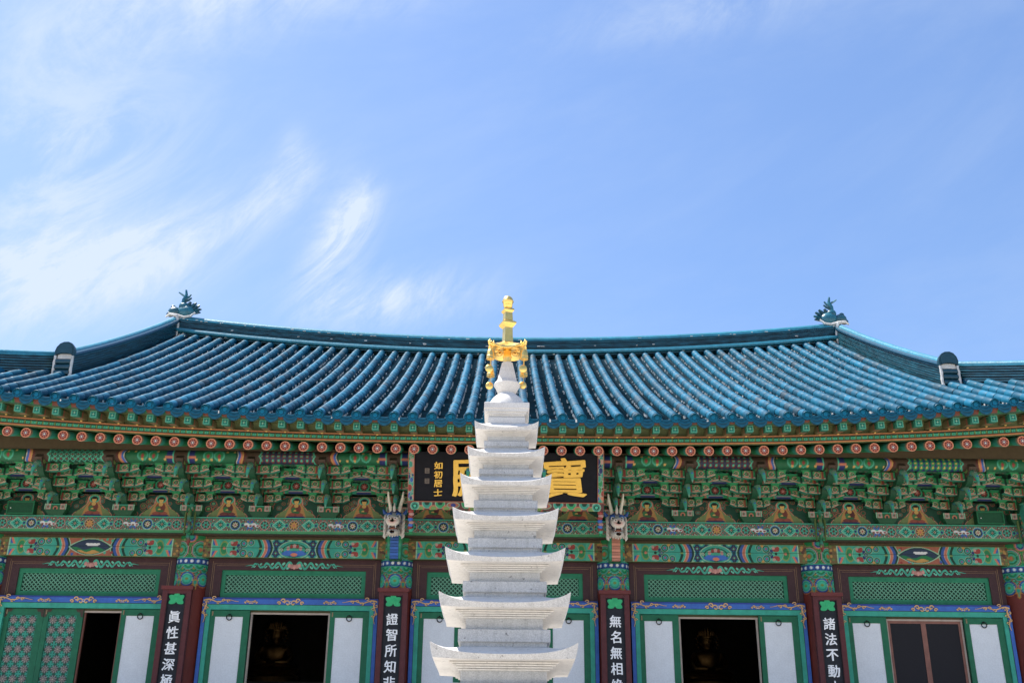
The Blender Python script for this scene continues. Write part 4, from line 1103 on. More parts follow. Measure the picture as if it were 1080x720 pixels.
def leaf_door(xc, w, y, zt, kind, rings=True):
    zb = 1.38; st, sr, tr = 0.10, 0.13, 0.125
    m = MB(); c = lin('0f6b49')
    m.box(xc-w/2, xc-w/2+st, y, y+0.05, zb, zt, c); m.box(xc+w/2-sr, xc+w/2, y, y+0.05, zb, zt, c)
    m.box(xc-w/2+st, xc+w/2-sr, y+0.001, y+0.05, zt-tr, zt, c); m.box(xc-w/2+st, xc+w/2-sr, y+0.001, y+0.05, zb, zb+0.45, c)
    for zz in (zt-0.06, 1.9): m.box(xc-w/2+0.035, xc-w/2+0.06, y-0.012, y, zz-0.05, zz+0.04, lin('8a7a58'))
    d = part('door_leaf', m, [PAINTM])
    x0, x1 = xc-w/2+st, xc+w/2-sr
    p = MB()
    if kind == 'paper':
        p.grid(np.array([[(x, y+0.012, z) for x in np.linspace(x0, x1, 4)] for z in np.linspace(zb+0.45, zt-tr, 8)]))
        obj('door_paper', p.mesh('door_paper', PAPER), d, (0, 0, 0))
        if rings:
            r = MB(); cx = (x0+x1)/2+0.01
            r.tube([(cx+0.052*cos(a), y-0.018-0.02*sin(a)*0.3, zt-tr-0.015+0.052*sin(a)) for a in np.linspace(PI/2, 2.5*PI-0.01, 22)], 0.010, 6)
            r.ball((cx, y-0.01, zt-tr+0.04), 0.018, seg=8, rings=6)
            obj('door_ring', r.mesh('door_ring', IRON, 60), d, (0, 0, 0))
    else:
        X, Z = face_grid(x1-x0, zt-tr-zb-0.45, 0.011, x0=x0, z0=zb+0.45)
        pt = Paint(X, Z, lin('12543f'))
        nx = 3; u = (x1-x0)/nx
        relief = np.zeros_like(X)
        for i in range(nx):
            for j in range(int((zt-tr-zb-0.45)/u)+1):
                cx, cz = x0+(i+.5)*u, zt-tr-(j+.5)*u
                for a in range(4):
                    aa = PI/4+a*PI/2; pt.ell(cx+u*.52*cos(aa), cz+u*.52*sin(aa), u*.20, u*.20, TEAL*0.95); pt.circ(cx+u*.5*cos(aa), cz+u*.5*sin(aa), u*.07, DEEP)
                pt.circ(cx, cz, u*.40, lin('4a4c48')); pt.flower(cx, cz, u*.41, 8, lin('93908a'), lin('b5a59a'), 0.3*(i+j)); pt.circ(cx, cz, u*.18, lin('75665e')); pt.circ(cx, cz, u*.09, lin('a89a8a'))
                relief += 0.014*np.clip(1-((X-cx)**2+(Z-cz)**2)/(u*.42)**2, 0, 1)
        pt.jitter(0.08)
        P = np.stack([X, y+0.02-relief, Z], -1)
        p.grid(P, pt.C)
        obj('flower_lattice', p.mesh('flower_lattice', PAINTM, 60), d, (0, 0, 0))
        fr = MB()
        for sx in (0, 1):                                    # iron corner straps
            xx = xc-w/2 if sx == 0 else xc+w/2
            s = 1 if sx == 0 else -1
            fr.prism([(xx+s*.005, zt-.005), (xx+s*.16, zt-.005), (xx+s*.13, zt-.06), (xx+s*.07, zt-.065), (xx+s*.05, zt-.15), (xx+s*.005, zt-.17)], y-0.006, y-0.001, lin('4a3a30'))
        obj('corner_strap', fr.mesh('corner_strap', PAINTM), d, (0, 0, 0))
def door_bay(xa, xb, style):
    x0, x1 = xa+0.335, xb-0.335; w = x1-x0; xc = (x0+x1)/2; y = 21.0
    # brown transom frame and lattice window
    zb, zt = 3.95, 4.757
    m = MB(); c = lin('43282a')
    m.box(x0, x1, y+0.02, y+0.16, 4.53, zt, c); m.box(x0, x0+0.30, y+0.021, y+0.16, zb, 4.53, c); m.box(x1-0.30, x1, y+0.021, y+0.16, zb, 4.53, c)
    ln = lin('8a6a48')
    for q in (0.10, 0.135):                                  # fine painted lines on the frame
        m.box(x0+q+0.04, x1-q-0.04, y+0.017, y+0.0195, zt-q-0.006, zt-q, ln)
        for s, e in ((1, x0), (-1, x1)): m.box(e+s*q-0.004, e+s*q+0.004, y+0.017, y+0.0205, zb, zt-q+0.05, ln)
    tf = part('transom_frame', m, [PAINTM])
    g = lin('157a55'); gx0, gx1, gz0, gz1 = x0+0.30, x1-0.30, 3.97, 4.53; bw = 0.085
    m = MB()
    m.box(gx0, gx1, y+0.05, y+0.09, gz1-bw, gz1-0.001, g); m.box(gx0, gx1, y+0.05, y+0.09, gz0, gz0+bw, g)
    m.box(gx0, gx0+bw, y+0.05, y+0.09, gz0+bw, gz1-bw, g); m.box(gx1-bw, gx1, y+0.05, y+0.09, gz0+bw, gz1-bw, g)
    for a_, b_ in ((gz0+bw, -1), (gz1-bw, 1)): m.box(gx0+bw, gx1-bw, y+0.055, y+0.08, a_-0.015, a_+0.015, lin('1f8a62'))
    m.box(gx0+0.01, gx1-0.01, y+0.105, y+0.12, gz0, gz1-0.002, lin('0b4230'))
    obj('lattice_frame', m.mesh('lattice_frame', PAINTM), tf, (0, 0, 0))
    m = MB(); lx0, lx1, lz0, lz1 = gx0+bw, gx1-bw, gz0+bw, gz1-bw; u = 0.088; hh = lz1-lz0
    for sd in (1, -1):
        k = lx0-hh
        while k < lx1:
            a, b = (k, k+hh)
            ta, tb = max(0, (lx0-a)/hh), min(1, (lx1-a)/hh)
            if tb > ta+0.02:
                pa = (a+ta*hh, lz0+ta*hh) if sd > 0 else (a+ta*hh, lz1-ta*hh)
                pb = (a+tb*hh, lz0+tb*hh) if sd > 0 else (a+tb*hh, lz1-tb*hh)
                m.ribbon([pa, pb], 0.019, y+0.086+0.004*sd, lin('62a183'), t=0.010)
            k += u
    obj('lattice', m.mesh('lattice', PAINTM), tf, (0, 0, 0))
    m = MB(); zf = zt-0.125; jc = lin('3aa88c')              # flame-scroll carving on the head board
    half = w*0.275
    for s in (-1, 1):
        for k in range(7):                                   # overlapping S-curled flames, shrinking towards the tips
            t = 0.03+0.125*k; sc = 1-0.55*t; cx = xc+s*half*t; up = 1 if k % 2 == 0 else -1
            pth_ = [(cx+s*sc*(0.02+0.20*q), zf-0.008+up*sc*(0.066*sin(q*PI*1.55+0.2))) for q in np.linspace(0, 1, 22)]
            m.ribbon(pth_, np.interp(np.linspace(0, 1, 22), [0, .25, .7, 1], [0.036, 0.058, 0.038, 0.006])*sc, y+0.018-0.0012*(k % 3), jc*(0.85 if k % 2 else 1.05))
            r = 0.045*sc; c0 = (cx+s*0.085*sc, zf-0.008-up*0.030*sc)
            m.ribbon([(c0[0]+s*r*(1-q)*cos(4.4*q*PI/2-up), c0[1]-up*r*(1-q)*sin(4.4*q*PI/2)) for q in np.linspace(0, .85, 16)], 0.024*sc, y+0.0145-0.0012*(k % 3), lin('6cc7a8'))
            m.ball((cx+s*0.15*sc, y+0.012, zf-0.01+up*0.012), (0.012*sc, 0.008, 0.012*sc), lin('c98d80'), 0, 6, 5)
        m.ribbon([(xc+s*half*(0.86+0.17*q), zf-0.010+0.008*sin(q*5)) for q in np.linspace(0, 1, 12)], np.linspace(0.022, 0.004, 12), y+0.017, jc)
    for k in range(-2, 3): m.ball((xc+k*0.052, y+0.012, zf-0.012+0.012*abs(k)-0.02), (0.036, 0.016, 0.052), lin('c98d80')*(1 if k % 2 == 0 else 0.8), 0, 8, 6)
    obj('flame_carving', m.mesh('flame_carving', PAINTM), tf, (0, 0, 0))
    # blue and turquoise door casing
    m = MB(); cb, cb2, ct = lin('2361b8'), lin('1c3a8e'), lin('28a58c')
    bz1, bz0, tz0 = 3.965, 3.835, 3.725
    m.box(x0+0.001, x1-0.001, y-0.06, y+0.15, bz1-0.028, bz1, cb2)
    m.box(x0+0.002, x1-0.002, y-0.055, y+0.15, bz0, bz1-0.028, cb)
    m.box(x0+0.002, x0+0.075, y-0.055, y+0.15, 1.3, bz0, cb); m.box(x1-0.075, x1-0.002, y-0.055, y+0.15, 1.3, bz0, cb)
    m.box(x0+0.075, x0+0.083, y-0.05, y+0.15, 1.3, bz0, DARKBROWN); m.box(x1-0.083, x1-0.075, y-0.05, y+0.15, 1.3, bz0, DARKBROWN)
    m.box(x0+0.083, x1-0.083, y-0.05, y+0.15, bz0-0.009, bz0, DARKBROWN)
    m.box(x0+0.083, x1-0.083, y-0.045, y+0.14, tz0, bz0-0.009, ct); m.box(x0+0.083, x0+0.17, y-0.045, y+0.14, 1.3, tz0, ct); m.box(x1-0.17, x1-0.083, y-0.045, y+0.14, 1.3, tz0, ct)
    m.box(x0, x1, y-0.06, y+0.16, 1.2, 1.3, lin('5a2a22'))
    df = part('door_casing', m, [PAINTM])
    gc = lin('d9a866')
    for xx, sg in ((x0+0.02, 1), (x1-0.02, -1)):
        m = MB(); scroll(m, xx, bz1-0.02, sg*1.15, 1, y-0.062, gc); obj('gilt_scroll', m.mesh('gilt_scroll', PAINTM), df, (0, 0, 0))
    for cx, sc in ((xc, 1.0), (xc-w*0.225, 0.5), (xc+w*0.225, 0.5)):
        m = MB()
        for s in (-1, 1):
            for k in range(3):
                r = 0.062*sc*(1-0.2*k)
                c = (cx+s*(0.06+0.085*k)*sc, bz0+0.035+(0.035 if k % 2 else -0.01)*sc)
                m.ribbon([(c[0]+s*r*(1-q)*cos(2*PI*q*1.25), c[1]+r*(1-q)*sin(2*PI*q*1.25)) for q in np.linspace(0, .8, 18)], 0.022*max(.7, sc), y-0.057-0.001*k, gc)
        m.ball((cx, y-0.06, bz0+0.04), (0.035*max(.8, sc), 0.015, 0.035*max(.8, sc)), lin('9fb6d8'), 0, 10, 6)
        m.ball((cx, y-0.072, bz0+0.04), (0.014, 0.01, 0.014), lin('b05a44'), 0, 8, 6)
        obj('gilt_scroll', m.mesh('gilt_scroll', PAINTM), df, (0, 0, 0))
    # leaves
    ix0, ix1 = x0+0.17, x1-0.17; zt2 = tz0-0.012
    lw = 0.80 if style != 'centre' else 0.86
    if style == 'lattice':
        lw2 = 0.80
        leaf_door(ix0+lw2/2, lw2, y+0.02, zt2, 'flower'); leaf_door(ix0+lw2*1.5+0.004, lw2, y+0.021, zt2, 'flower')
        leaf_door(ix1-lw/2, lw, y-0.02, zt2, 'paper')
        ox0, ox1 = ix0+2*lw2+0.01, ix1-lw-0.01
    else:
        leaf_door(ix0+lw/2, lw, y-0.02, zt2, 'paper'); leaf_door(ix1-lw/2, lw, y-0.02, zt2, 'paper')
        ox0, ox1 = ix0+lw+0.01, ix1-lw-0.01
    m = MB(); wc = lin('b8a99c'); bc = lin('7a4a3c')
    zi = zt2-0.03
    m.box(ox0-0.01, ox1+0.01, y+0.05, y+0.10, zi-0.035, zi, wc); m.box(ox0, ox0+0.035, y+0.051, y+0.10, 1.32, zi-0.035, wc if style != 'lattice' else bc); m.box(ox1-0.035, ox1, y+0.051, y+0.10, 1.32, zi-0.035, wc if style != 'lattice' else bc)
    m.box(ox0-0.02, ox1+0.02, y+0.04, y+0.11, zi, zt2+0.01, lin('4c4a30'))
    sf_ = part('inner_frame', m, [PAINTM])
    if style == 'screen':
        m = MB(); xm = (ox0+ox1)/2-0.02
        for a, b in ((ox0+0.035, xm), (xm, ox1-0.035)):
            m.box(a, a+0.05, y+0.06, y+0.09, 1.32, zi-0.036, lin('8a5a4c')); m.box(b-0.05, b, y+0.06, y+0.09, 1.32, zi-0.036, lin('8a5a4c'))
            m.box(a+0.05, b-0.05, y+0.061, y+0.09, zi-0.085, zi-0.036, lin('8a5a4c'))
        sl_ = part('screen_door', m, [PAINTM])
        m = MB(); m.box(ox0+0.085, ox1-0.085, y+0.07, y+0.08, 1.32, zi-0.085)
        obj('screen_mesh', m.mesh('screen_mesh', SCREEN), sl_, (0, 0, 0))
    # wall behind the leaves, closing the bay beside the opening
    for a, b in ((x0+0.01, ox0-0.002), (ox1+0.002, x1-0.01)):
        m = MB(); m.box(a, b, y+0.08, y+0.12, 1.3, zt2+0.05, lin('21463a')); part('folded_leaf', m, [PAINTM])
for (xa, xb), st in zip(BAYS, ('lattice', 'side', 'centre', 'side', 'screen')): door_bay(xa, xb, st)

# ---- interior and the other walls
m = MB()
m.box(-10.7, 10.7, 20.9, 32.7, 1.19, 1.3); m.box(-10.7, 10.7, 21.2, 32.7, 5.0, 5.1)
m.box(-10.75, -10.55, 21.3, 32.7, 1.2, 7.5); m.box(10.55, 10.75, 21.3, 32.7, 1.2, 7.5); m.box(-10.7, 10.7, 32.5, 32.7, 1.2, 7.5)
m.box(-10.7, 10.7, 21.12, 21.2, 4.7, 6.6)
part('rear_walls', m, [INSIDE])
m = MB(); m.box(-7, 7, 25.2, 27.2, 1.3, 2.45); m.box(-7.1, 7.1, 25.1, 27.3, 2.45, 2.5); part('altar_table', m, [DARKWOOD])

# ------------------------------------------------------------------ lettering
def glyphs(text_items, extrude, bold=0.0):
    """[(char, x, z, size, sx)] -> MB facing -y on plane y=0 (built from the program's own font, turned into mesh)"""
    mb_ = MB()
    for ch, x, z, size, sx in text_items:
        cu = bpy.data.curves.new('glyph', 'FONT'); cu.body = ch; cu.align_x = 'CENTER'; cu.align_y = 'CENTER'; cu.size = 1.0
        cu.extrude = 0.02
        o = bpy.data.objects.new('glyph', cu); COL.objects.link(o)
        bpy.context.view_layer.update()
        dg = bpy.context.evaluated_depsgraph_get()
        me = bpy.data.meshes.new_from_object(o.evaluated_get(dg))
        V = np.array([v.co[:] for v in me.vertices]); F = [tuple(p.vertices) for p in me.polygons]
        bpy.data.objects.remove(o); bpy.data.meshes.remove(me)
        if len(V) == 0: continue
        lo, hi = V.min(0), V.max(0); c = (lo+hi)/2; e = max(hi[0]-lo[0], hi[1]-lo[1])
        k = size/e
        hsh = random.Random(ord(ch)+int(x*100)+int(z*37))          # a hand-brushed hang to every character
        p1, p2, ro = hsh.uniform(0, 6), hsh.uniform(0, 6), hsh.uniform(-0.05, 0.05); am = e*0.016
        vx, vy = (V[:, 0]-c[0]).copy(), (V[:, 1]-c[1]).copy()
        V[:, 0] = c[0]+vx*cos(ro)-vy*sin(ro)+am*np.sin(vy/e*9+p1)+am*0.6*np.sin(vx/e*17+p2)
        V[:, 1] = c[1]+vx*sin(ro)+vy*cos(ro)+am*1.3*np.sin(vx/e*8+p2)+am*0.6*np.sin(vy/e*19+p1)+0.03*vx
        nb = 9 if bold else 1
        for q in range(nb):                       # thick brush strokes: the same outline spread a little in every direction
            ox, oz = (0, 0) if q == 0 else (bold*size*cos(q*2*PI/8)*(1.25), bold*size*sin(q*2*PI/8)*0.8)
            W_ = np.stack([x+ox+(V[:, 0]-c[0])*k*sx, np.where(V[:, 2] > 0, -extrude-0.0007*q, -0.0004*q), z+oz+(V[:, 1]-c[1])*k], 1)
            mb_.add(W_, F)
    return mb_

# ------------------------------------------------------------------ couplet boards on the columns
def couplet(x, text, label, dx=0.0):
    root = thing('couplet_board', label, 'couplet board', (x, 20.70, 1.7), 'couplet boards on the columns')
    zt, zb = 4.10, 1.70; w = 0.58
    m = MB(); c = lin('5a2528'); c2 = lin('6d2c2a')
    m.box(x-w/2, x-w/2+0.105, 20.64, 20.74, zb, zt-0.02, c); m.box(x+w/2-0.105, x+w/2, 20.64, 20.74, zb, zt-0.02, c)
    m.box(x-w/2+0.105, x+w/2-0.105, 20.645, 20.74, zt-0.10, zt-0.02, c); m.box(x-w/2+0.105, x+w/2-0.105, 20.645, 20.74, zb, zb+0.1, c)
    m.box(x-w/2-0.03, x+w/2+0.03, 20.61, 20.74, zt-0.022, zt+0.05, c2)
    for s in (-1, 1): m.box(x+s*(w/2-0.105)-0.006, x+s*(w/2-0.105)+0.006, 20.637, 20.65, zb+0.1, zt-0.1, lin('3a1a1c'))
    part('frame', m, [PAINTM], parent=root)
    m = MB(); m.box(x-w/2+0.105, x+w/2-0.105, 20.675, 20.72, zb+0.1, zt-0.1, lin('1d2129')); part('board', m, [PAINTM], parent=root)
    m = MB(); z = 3.90; g = lin('17b06c')
    for a, r in ((PI/2, 1.0), (PI/2+1.05, .95), (PI/2-1.05, .95), (PI/2+2.05, .85), (PI/2-2.05, .85)):
        cx, cz = x+0.085*cos(a)*r, z-0.02+0.075*sin(a)*r
        m.prism([(cx+0.062*cos(t)+0.030*cos(a)*max(0, cos(t-a))**3, cz+0.055*sin(t)+0.035*sin(a)*max(0, cos(t-a))**3) for t in np.linspace(0, 2*PI, 21)[:-1]], 20.66-0.0012*a, 20.676, g)
    m.ball((x, 20.665, z), (0.085, 0.014, 0.07), g, 0, 12, 6)
    part('lotus_emblem', m, [PAINTM], parent=root)
    for i, ch in enumerate(text):
        g_ = glyphs([(ch, x, 3.545-0.302*i, 0.228, 1.0)], 0.012, 0.017)
        for a in g_.v: a[:, 1] += 20.674
        part('character', g_, [LETTER], parent=root)
couplet(COLX[1]-0.12, '眞性甚深極微', 'dark couplet board with white characters beginning 眞性, beside the flower-lattice doors')
couplet(COLX[2], '證智所知非餘', 'dark couplet board with white characters beginning 證智, below the blue-necked dragon')
couplet(COLX[3]-0.02, '無名無相絶一', 'dark couplet board with white characters beginning 無名, below the pink-necked dragon')
couplet(COLX[4]+0.03, '諸法不動本來', 'dark couplet board with white characters beginning 諸法, beside the mesh-screened doorway')

# ------------------------------------------------------------------ name board under the eaves
def signboard():
    zc, yc = 6.10, 19.36
    root = thing('name_board', 'black hall name board with gold characters in a painted frame behind the pagoda', 'signboard', (0, yc, 5.6))
    tilt = math.radians(-17)                      # top leans out towards the viewer
    def place(mb_):
        for a in mb_.v:
            y, z = a[:, 1].copy(), a[:, 2].copy()
            a[:, 1] = yc+y*cos(tilt)+z*sin(tilt); a[:, 2] = zc+z*cos(tilt)-y*sin(tilt)*1.0
    hw, hh = 1.81, 0.44
    m = MB(); m.box(-hw, hw, 0, 0.06, -hh, hh+0.10); place(m); part('board', m, [LACQ], parent=root)
    def side_paint(X, Z):
        pt = Paint(X, Z, DARKRED*1.2)
        for k in range(90):
            q = (X.min()+rnd.random()*(X.max()-X.min()), Z.min()+rnd.random()*(Z.max()-Z.min()))
            r = rnd.uniform(.03, .06)
            cc = rnd.choice((TEAL*.8, BLUE*.7, ORANGE*.9, PINK*.8, GREEN, NAVY, RED))
            pt.ell(q[0], q[1], r, r*1.5, PALE*0.6); pt.ell(q[0], q[1], r*.8, r*1.25, cc)
        pt.m(np.abs(X-X.min()) < 0.012, ORANGE*0.6); pt.m(np.abs(X-X.max()) < 0.012, ORANGE*0.6)
        return pt.C
    m = MB()
    for s in (-1, 1):
        X, Z = face_grid(0.125, 1.02, 0.008, x0=(hw if s > 0 else -hw-0.125), z0=-hh+0.02)
        front_panel(m, X, Z, -0.03, side_paint(X, Z)); m.box(X.min(), X.max(), -0.028, 0.07, Z.min(), Z.max(), DARKRED)
    X, Z = face_grid(2*hw+0.25, 0.17, 0.008, z0=-hh-0.155)
    pt = Paint(X, Z, lin('5b3430')); n = 14
    for k in range(n+1):
        x = -hw+2*hw*k/n
        if k % 7 == 3: pt.ell(x, -hh-0.06, 0.13, 0.065, PALE*.6); pt.ell(x, -hh-0.06, 0.11, 0.05, ORANGE*.6); pt.ell(x, -hh-0.06, 0.05, 0.035, NAVY*1.4); continue
        pt.ell(x, -hh-0.03, 0.10, 0.10, PALE*.7); pt.ell(x, -hh-0.03, 0.088, 0.088, (TEAL*.8 if k % 2 else lin('1f8f55'))); pt.ell(x, -hh-0.015, 0.05, 0.05, DEEP)
        pt.ell(x+hw/n, -hh-0.12, 0.085, 0.06, ORANGE*.75); pt.ell(x+hw/n, -hh-0.125, 0.06, 0.04, OLIVE)
    pt.m(np.abs(X) > hw+0.02, lin('5b3430')); 
    for s in (-1, 1): pt.roundel(s*(hw-0.02), -hh-0.08, (0.09, 0.075, 0.05, 0.03), (PALE*.7, TEAL*.8, DEEP, JADE))
    pt.m(Z > -hh-0.002, ORANGE*0.5); front_panel(m, X, Z, -0.032, pt.C); m.box(X.min(), X.max(), -0.03, 0.07, Z.min(), Z.max(), DARKRED)
    for s in (-1, 1):                            # carved feet of the frame
        xx = s*(hw+0.06)
        for k, (dz, c) in enumerate(((0.0, RED*1.2), (-0.055, PINK*.7), (-0.10, RED), (-0.16, BLUE*.8), (-0.22, PINK*.6), (-0.27, BLUE), (-0.32, RED*.9), (-0.37, JADE*.8), (-0.415, GREEN))):
            m.ball((xx+0.012*sin(k*1.9), 0.0, -hh-0.19+dz), (0.058-0.002*k, 0.03, 0.040), c, 0, 10, 6)
    place(m); part('frame', m, [PAINTM], parent=root)
    for it in (('寶', 1.15, 0.05, 0.76, 1.16), ('殿', -0.66, 0.03, 0.76, 1.10)):
        g_ = glyphs([it], 0.03, 0.020)
        for a in g_.v: a[:, 1] -= 0.002
        place(g_); part('character', g_, [GILTLET], parent=root)
    g2 = glyphs([(c, -1.34, 0.27-0.175*i, 0.14, 1.15) for i, c in enumerate('如初居士')], 0.02, 0.03)
    for a in g2.v: a[:, 1] -= 0.002
    place(g2)
    part('signature', g2, [GILTLET], parent=root)
    m = MB()
    for z in (0.165, -0.035):
        m.box(-1.605, -1.515, -0.012, -0.001, z-0.05, z+0.05, lin('6f6258'))
        for k in range(3): m.box(-1.59, -1.53, -0.016, -0.0121, z-0.033+0.028*k, z-0.021+0.028*k, lin('3a3430'))
    place(m); part('seal', m, [PAINTM], parent=root)
    m = MB()                                     # iron hangers up to the purlin
    for s in (-1, 1): m.tube([(s*1.5, yc-0.1, zc+0.5), (s*1.5, yc+0.02, zc+0.62)], 0.012, 6)
    part('hanger', m, [IRON], parent=root)
signboard()

# ------------------------------------------------------------------ green floodlight boxes on the plank beam
for x, lab in ((-10.02, 'small green metal box on the painted beam above the flower-lattice doors'), (10.05, 'small green metal box on the painted beam above the mesh-screened doorway')):
    root = thing('green_box', lab, 'box', (x, 20.66, 5.552))
    m = MB(); g = lin('07522f')
    m.box(x-0.27, x+0.27, 20.50, 20.80, 5.552, 5.80, g*0.8)
    m.box(x-0.28, x+0.28, 20.485, 20.50, 5.550, 5.575, g*1.5); m.box(x-0.28, x+0.28, 20.485, 20.50, 5.785, 5.81, g*1.5)
    m.box(x-0.28, x-0.255, 20.485, 20.50, 5.575, 5.785, g*1.5); m.box(x+0.255, x+0.28, 20.485, 20.50, 5.575, 5.785, g*1.5)
    m.box(x-0.29, x+0.29, 20.49, 20.82, 5.811, 5.822, g*1.3)
    part('casing', m, [PAINTM], parent=root)
    m = MB(); m.ball((x-0.20, 20.495, 5.67), 0.012, WHITE, 0, 8, 6); part('latch', m, [PAINTM], parent=root)

# ------------------------------------------------------------------ gilded figures on the altar
def statue(x, z0, lab, tilt):
    root = thing('seated_statue', lab, 'statue', (x, 25.6, 2.5))
    y = 25.6
    bd = MB()
    bd.lathe([(0.62, 2.5), (0.66, 2.6), (0.5, 2.68), (0.62, 2.76), (0.5, 2.84)], 28, (x, y), (1, 1, 1))
    P = []
    for rx, ry, z in ((0.60, 0.42, 2.84), (0.62, 0.44, 2.93), (0.50, 0.36, 3.02), (0.30, 0.22, 3.06), (0.25, 0.18, 3.14), (0.28, 0.19, 3.26), (0.33, 0.19, 3.38), (0.31, 0.17, 3.45), (0.16, 0.12, 3.50), (0.085, 0.085, 3.53), (0.085, 0.085, 3.57), (0.13, 0.13, 3.61), (0.155, 0.155, 3.70), (0.155, 0.16, 3.80), (0.13, 0.14, 3.88), (0.05, 0.05, 3.92)):
        P.append([(x+rx*cos(a), y+ry*sin(a), z+z0) for a in np.linspace(0, 2*PI, 25)[:-1]])
    bd.grid(np.array(P), (1, 1, 1), closeu=True)
    for s in (-1, 1):
        bd.tube([(x+s*0.30, y, 3.42+z0), (x+s*0.42, y-0.06, 3.22+z0), (x+s*0.34, y-0.28, 3.08+z0), (x+s*0.10, y-0.34, 3.07+z0)], [0.085, 0.075, 0.065, 0.05], 10)
        bd.ball((x+s*0.163, y+0.01, 3.70+z0), (0.025, 0.04, 0.085), (1, 1, 1), 0, 8, 6)
        bd.ball((x+s*0.055, y-0.145, 3.735+z0), (0.03, 0.012, 0.010), (1, 1, 1), 0, 8, 6)
    bd.tube([(x, y-0.15, 3.76+z0), (x, y-0.175, 3.70+z0), (x, y-0.165, 3.685+z0)], [0.012, 0.024, 0.02], 7)
    bd.ball((x, y-0.145, 3.645+z0), (0.035, 0.012, 0.012), (1, 1, 1), 0, 8, 6)
    part('body', bd, [STATUEGOLD], parent=root, smooth=60)
    cr = MB()
    cr.lathe([(0.165, 3.80+z0), (0.18, 3.84+z0), (0.17, 3.87+z0), (0.16, 3.88+z0)], 24, (x, y))
    for k in range(9):
        a = -PI/2+(k-4)*0.36; h = 0.20-0.02*abs(k-4)
        cx, cy = x+0.17*cos(a), y+0.17*sin(a)
        cr.tube([(cx, cy, 3.86+z0), (cx+0.02*cos(a), cy+0.02*sin(a), 3.86+h*.5+z0), (cx+0.03*cos(a), cy+.03*sin(a), 3.86+h+z0)], [0.035, 0.045, 0.008], 7)
        cr.ball((cx+0.05*cos(a), cy+0.05*sin(a), 3.90+z0), 0.018, (1, 1, 1), 0, 7, 5)
    for s in (-1, 1):
        for k in range(5): cr.ball((x+s*(0.23+0.035*(k % 2)), y-0.02, 3.86-0.07*k+z0), 0.034, (1, 1, 1), 0, 8, 6)
    part('crown', cr, [STATUEGOLD], parent=root, smooth=60)
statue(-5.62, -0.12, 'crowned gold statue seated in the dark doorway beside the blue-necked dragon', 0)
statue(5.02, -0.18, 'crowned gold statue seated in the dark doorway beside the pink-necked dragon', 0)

# ------------------------------------------------------------------ stone pagoda
FRAME = None
PX, PY = 0.0, 12.23
pag = thing('stone_pagoda', 'tall pale granite pagoda with stacked upturned roofs and a gilded finial', 'pagoda', (PX, PY, 0))
def sq_loft(mb_, levels, n=1, col=(1, 1, 1)):         # levels: (half width, z) square rings
    for (a, z0), (b, z1) in zip(levels[:-1], levels[1:]):
        mb_.hexa([(PX-a, PY-a, z0), (PX+a, PY-a, z0), (PX+a, PY+a, z0), (PX-a, PY+a, z0)], [(PX-b, PY-b, z1), (PX+b, PY-b, z1), (PX+b, PY+b, z1), (PX-b, PY+b, z1)], col)
def roof_shape(W, zt):
    k = W/1.433; slope = math.tan(math.radians(20.5+12*(1.45-W)/0.74 if W < 1.45 else 20.5))
    edge = zt-0.112*k**0.7
    return k, edge, slope
def roof_stone(W, zt, inner):
    """square eaved stone: level underside with four corbel steps, rim that thickens towards swept-up corners, sloping top"""
    a = W/2; m_ = MB(); nn = 33
    k, edge, slope = roof_shape(W, zt)
    u = np.linspace(-1, 1, nn)
    up = 0.25*np.abs(u)**2+0.75*np.abs(u)**4.5
    ftop = edge+(zt-edge)*up; zbt = zt-0.158*k**0.7
    fbot = zbt+0.012*k*up
    b = inner; ztop = edge+(a-b)*slope
    for s in range(4):
        c, sn = (1, 0, -1, 0)[s], (0, 1, 0, -1)[s]
        def R(x, y, z): return (PX+c*x-sn*y, PY+sn*x+c*y, z)
        bul = 0.012*k*(1-u*u)                       # edges bow in very slightly
        rows = []
        for t in np.linspace(0, 1, 9):              # top slope
            hw = b+(a-b)*t
            rows.append([R(uu*hw, -(hw-bl*t), ztop+(edge-ztop)*t+(ft-edge)*t**2.2) for uu, ft, bl in zip(u, ftop, bul)])
        m_.grid(np.array(rows), flip=True)
        rows = []
        for t in np.linspace(0, 1, 5):              # rim, leaning in towards its foot
            ins = 0.030*k*t
            rows.append([R(uu*(a-ins), -(a-ins-bl), ft+(fb-ft)*t) for uu, ft, fb, bl in zip(u, ftop, fbot, bul)])
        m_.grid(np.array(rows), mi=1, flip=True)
        rows = []
        a2 = a-0.030*k; ci = W*0.30
        for t in np.linspace(0, 1, 5):              # underside
            hw = a2+(ci-a2)*t
            rows.append([R(uu*hw, -(hw-bl*(1-t)), fb+(zbt-fb)*min(1, t*1.3)) for uu, fb, bl in zip(u, fbot, bul)])
        m_.grid(np.array(rows), flip=True)
    for i, h in enumerate((W*0.372, W*0.352, W*0.332, W*0.312)):
        m_.box(PX-h, PX+h, PY-h, PY+h, zbt-0.019*k*(i+1), zbt-0.019*k*i-0.0040*k)
        g_ = h-W*0.024; m_.box(PX-g_, PX+g_, PY-g_, PY+g_, zbt-0.019*k*i-0.0041*k, zbt-0.019*k*i+0.004)
    m_.box(PX-b, PX+b, PY-b, PY+b, zbt-0.01, ztop-0.002)
    return m_, zbt-0.076*k
ROOFS = [(0.708, 5.810), (0.844, 5.493), (0.979, 5.165), (1.117, 4.777), (1.242, 4.340), (1.339, 3.873), (1.471, 3.365), (1.58, 2.82), (1.68, 2.25)]
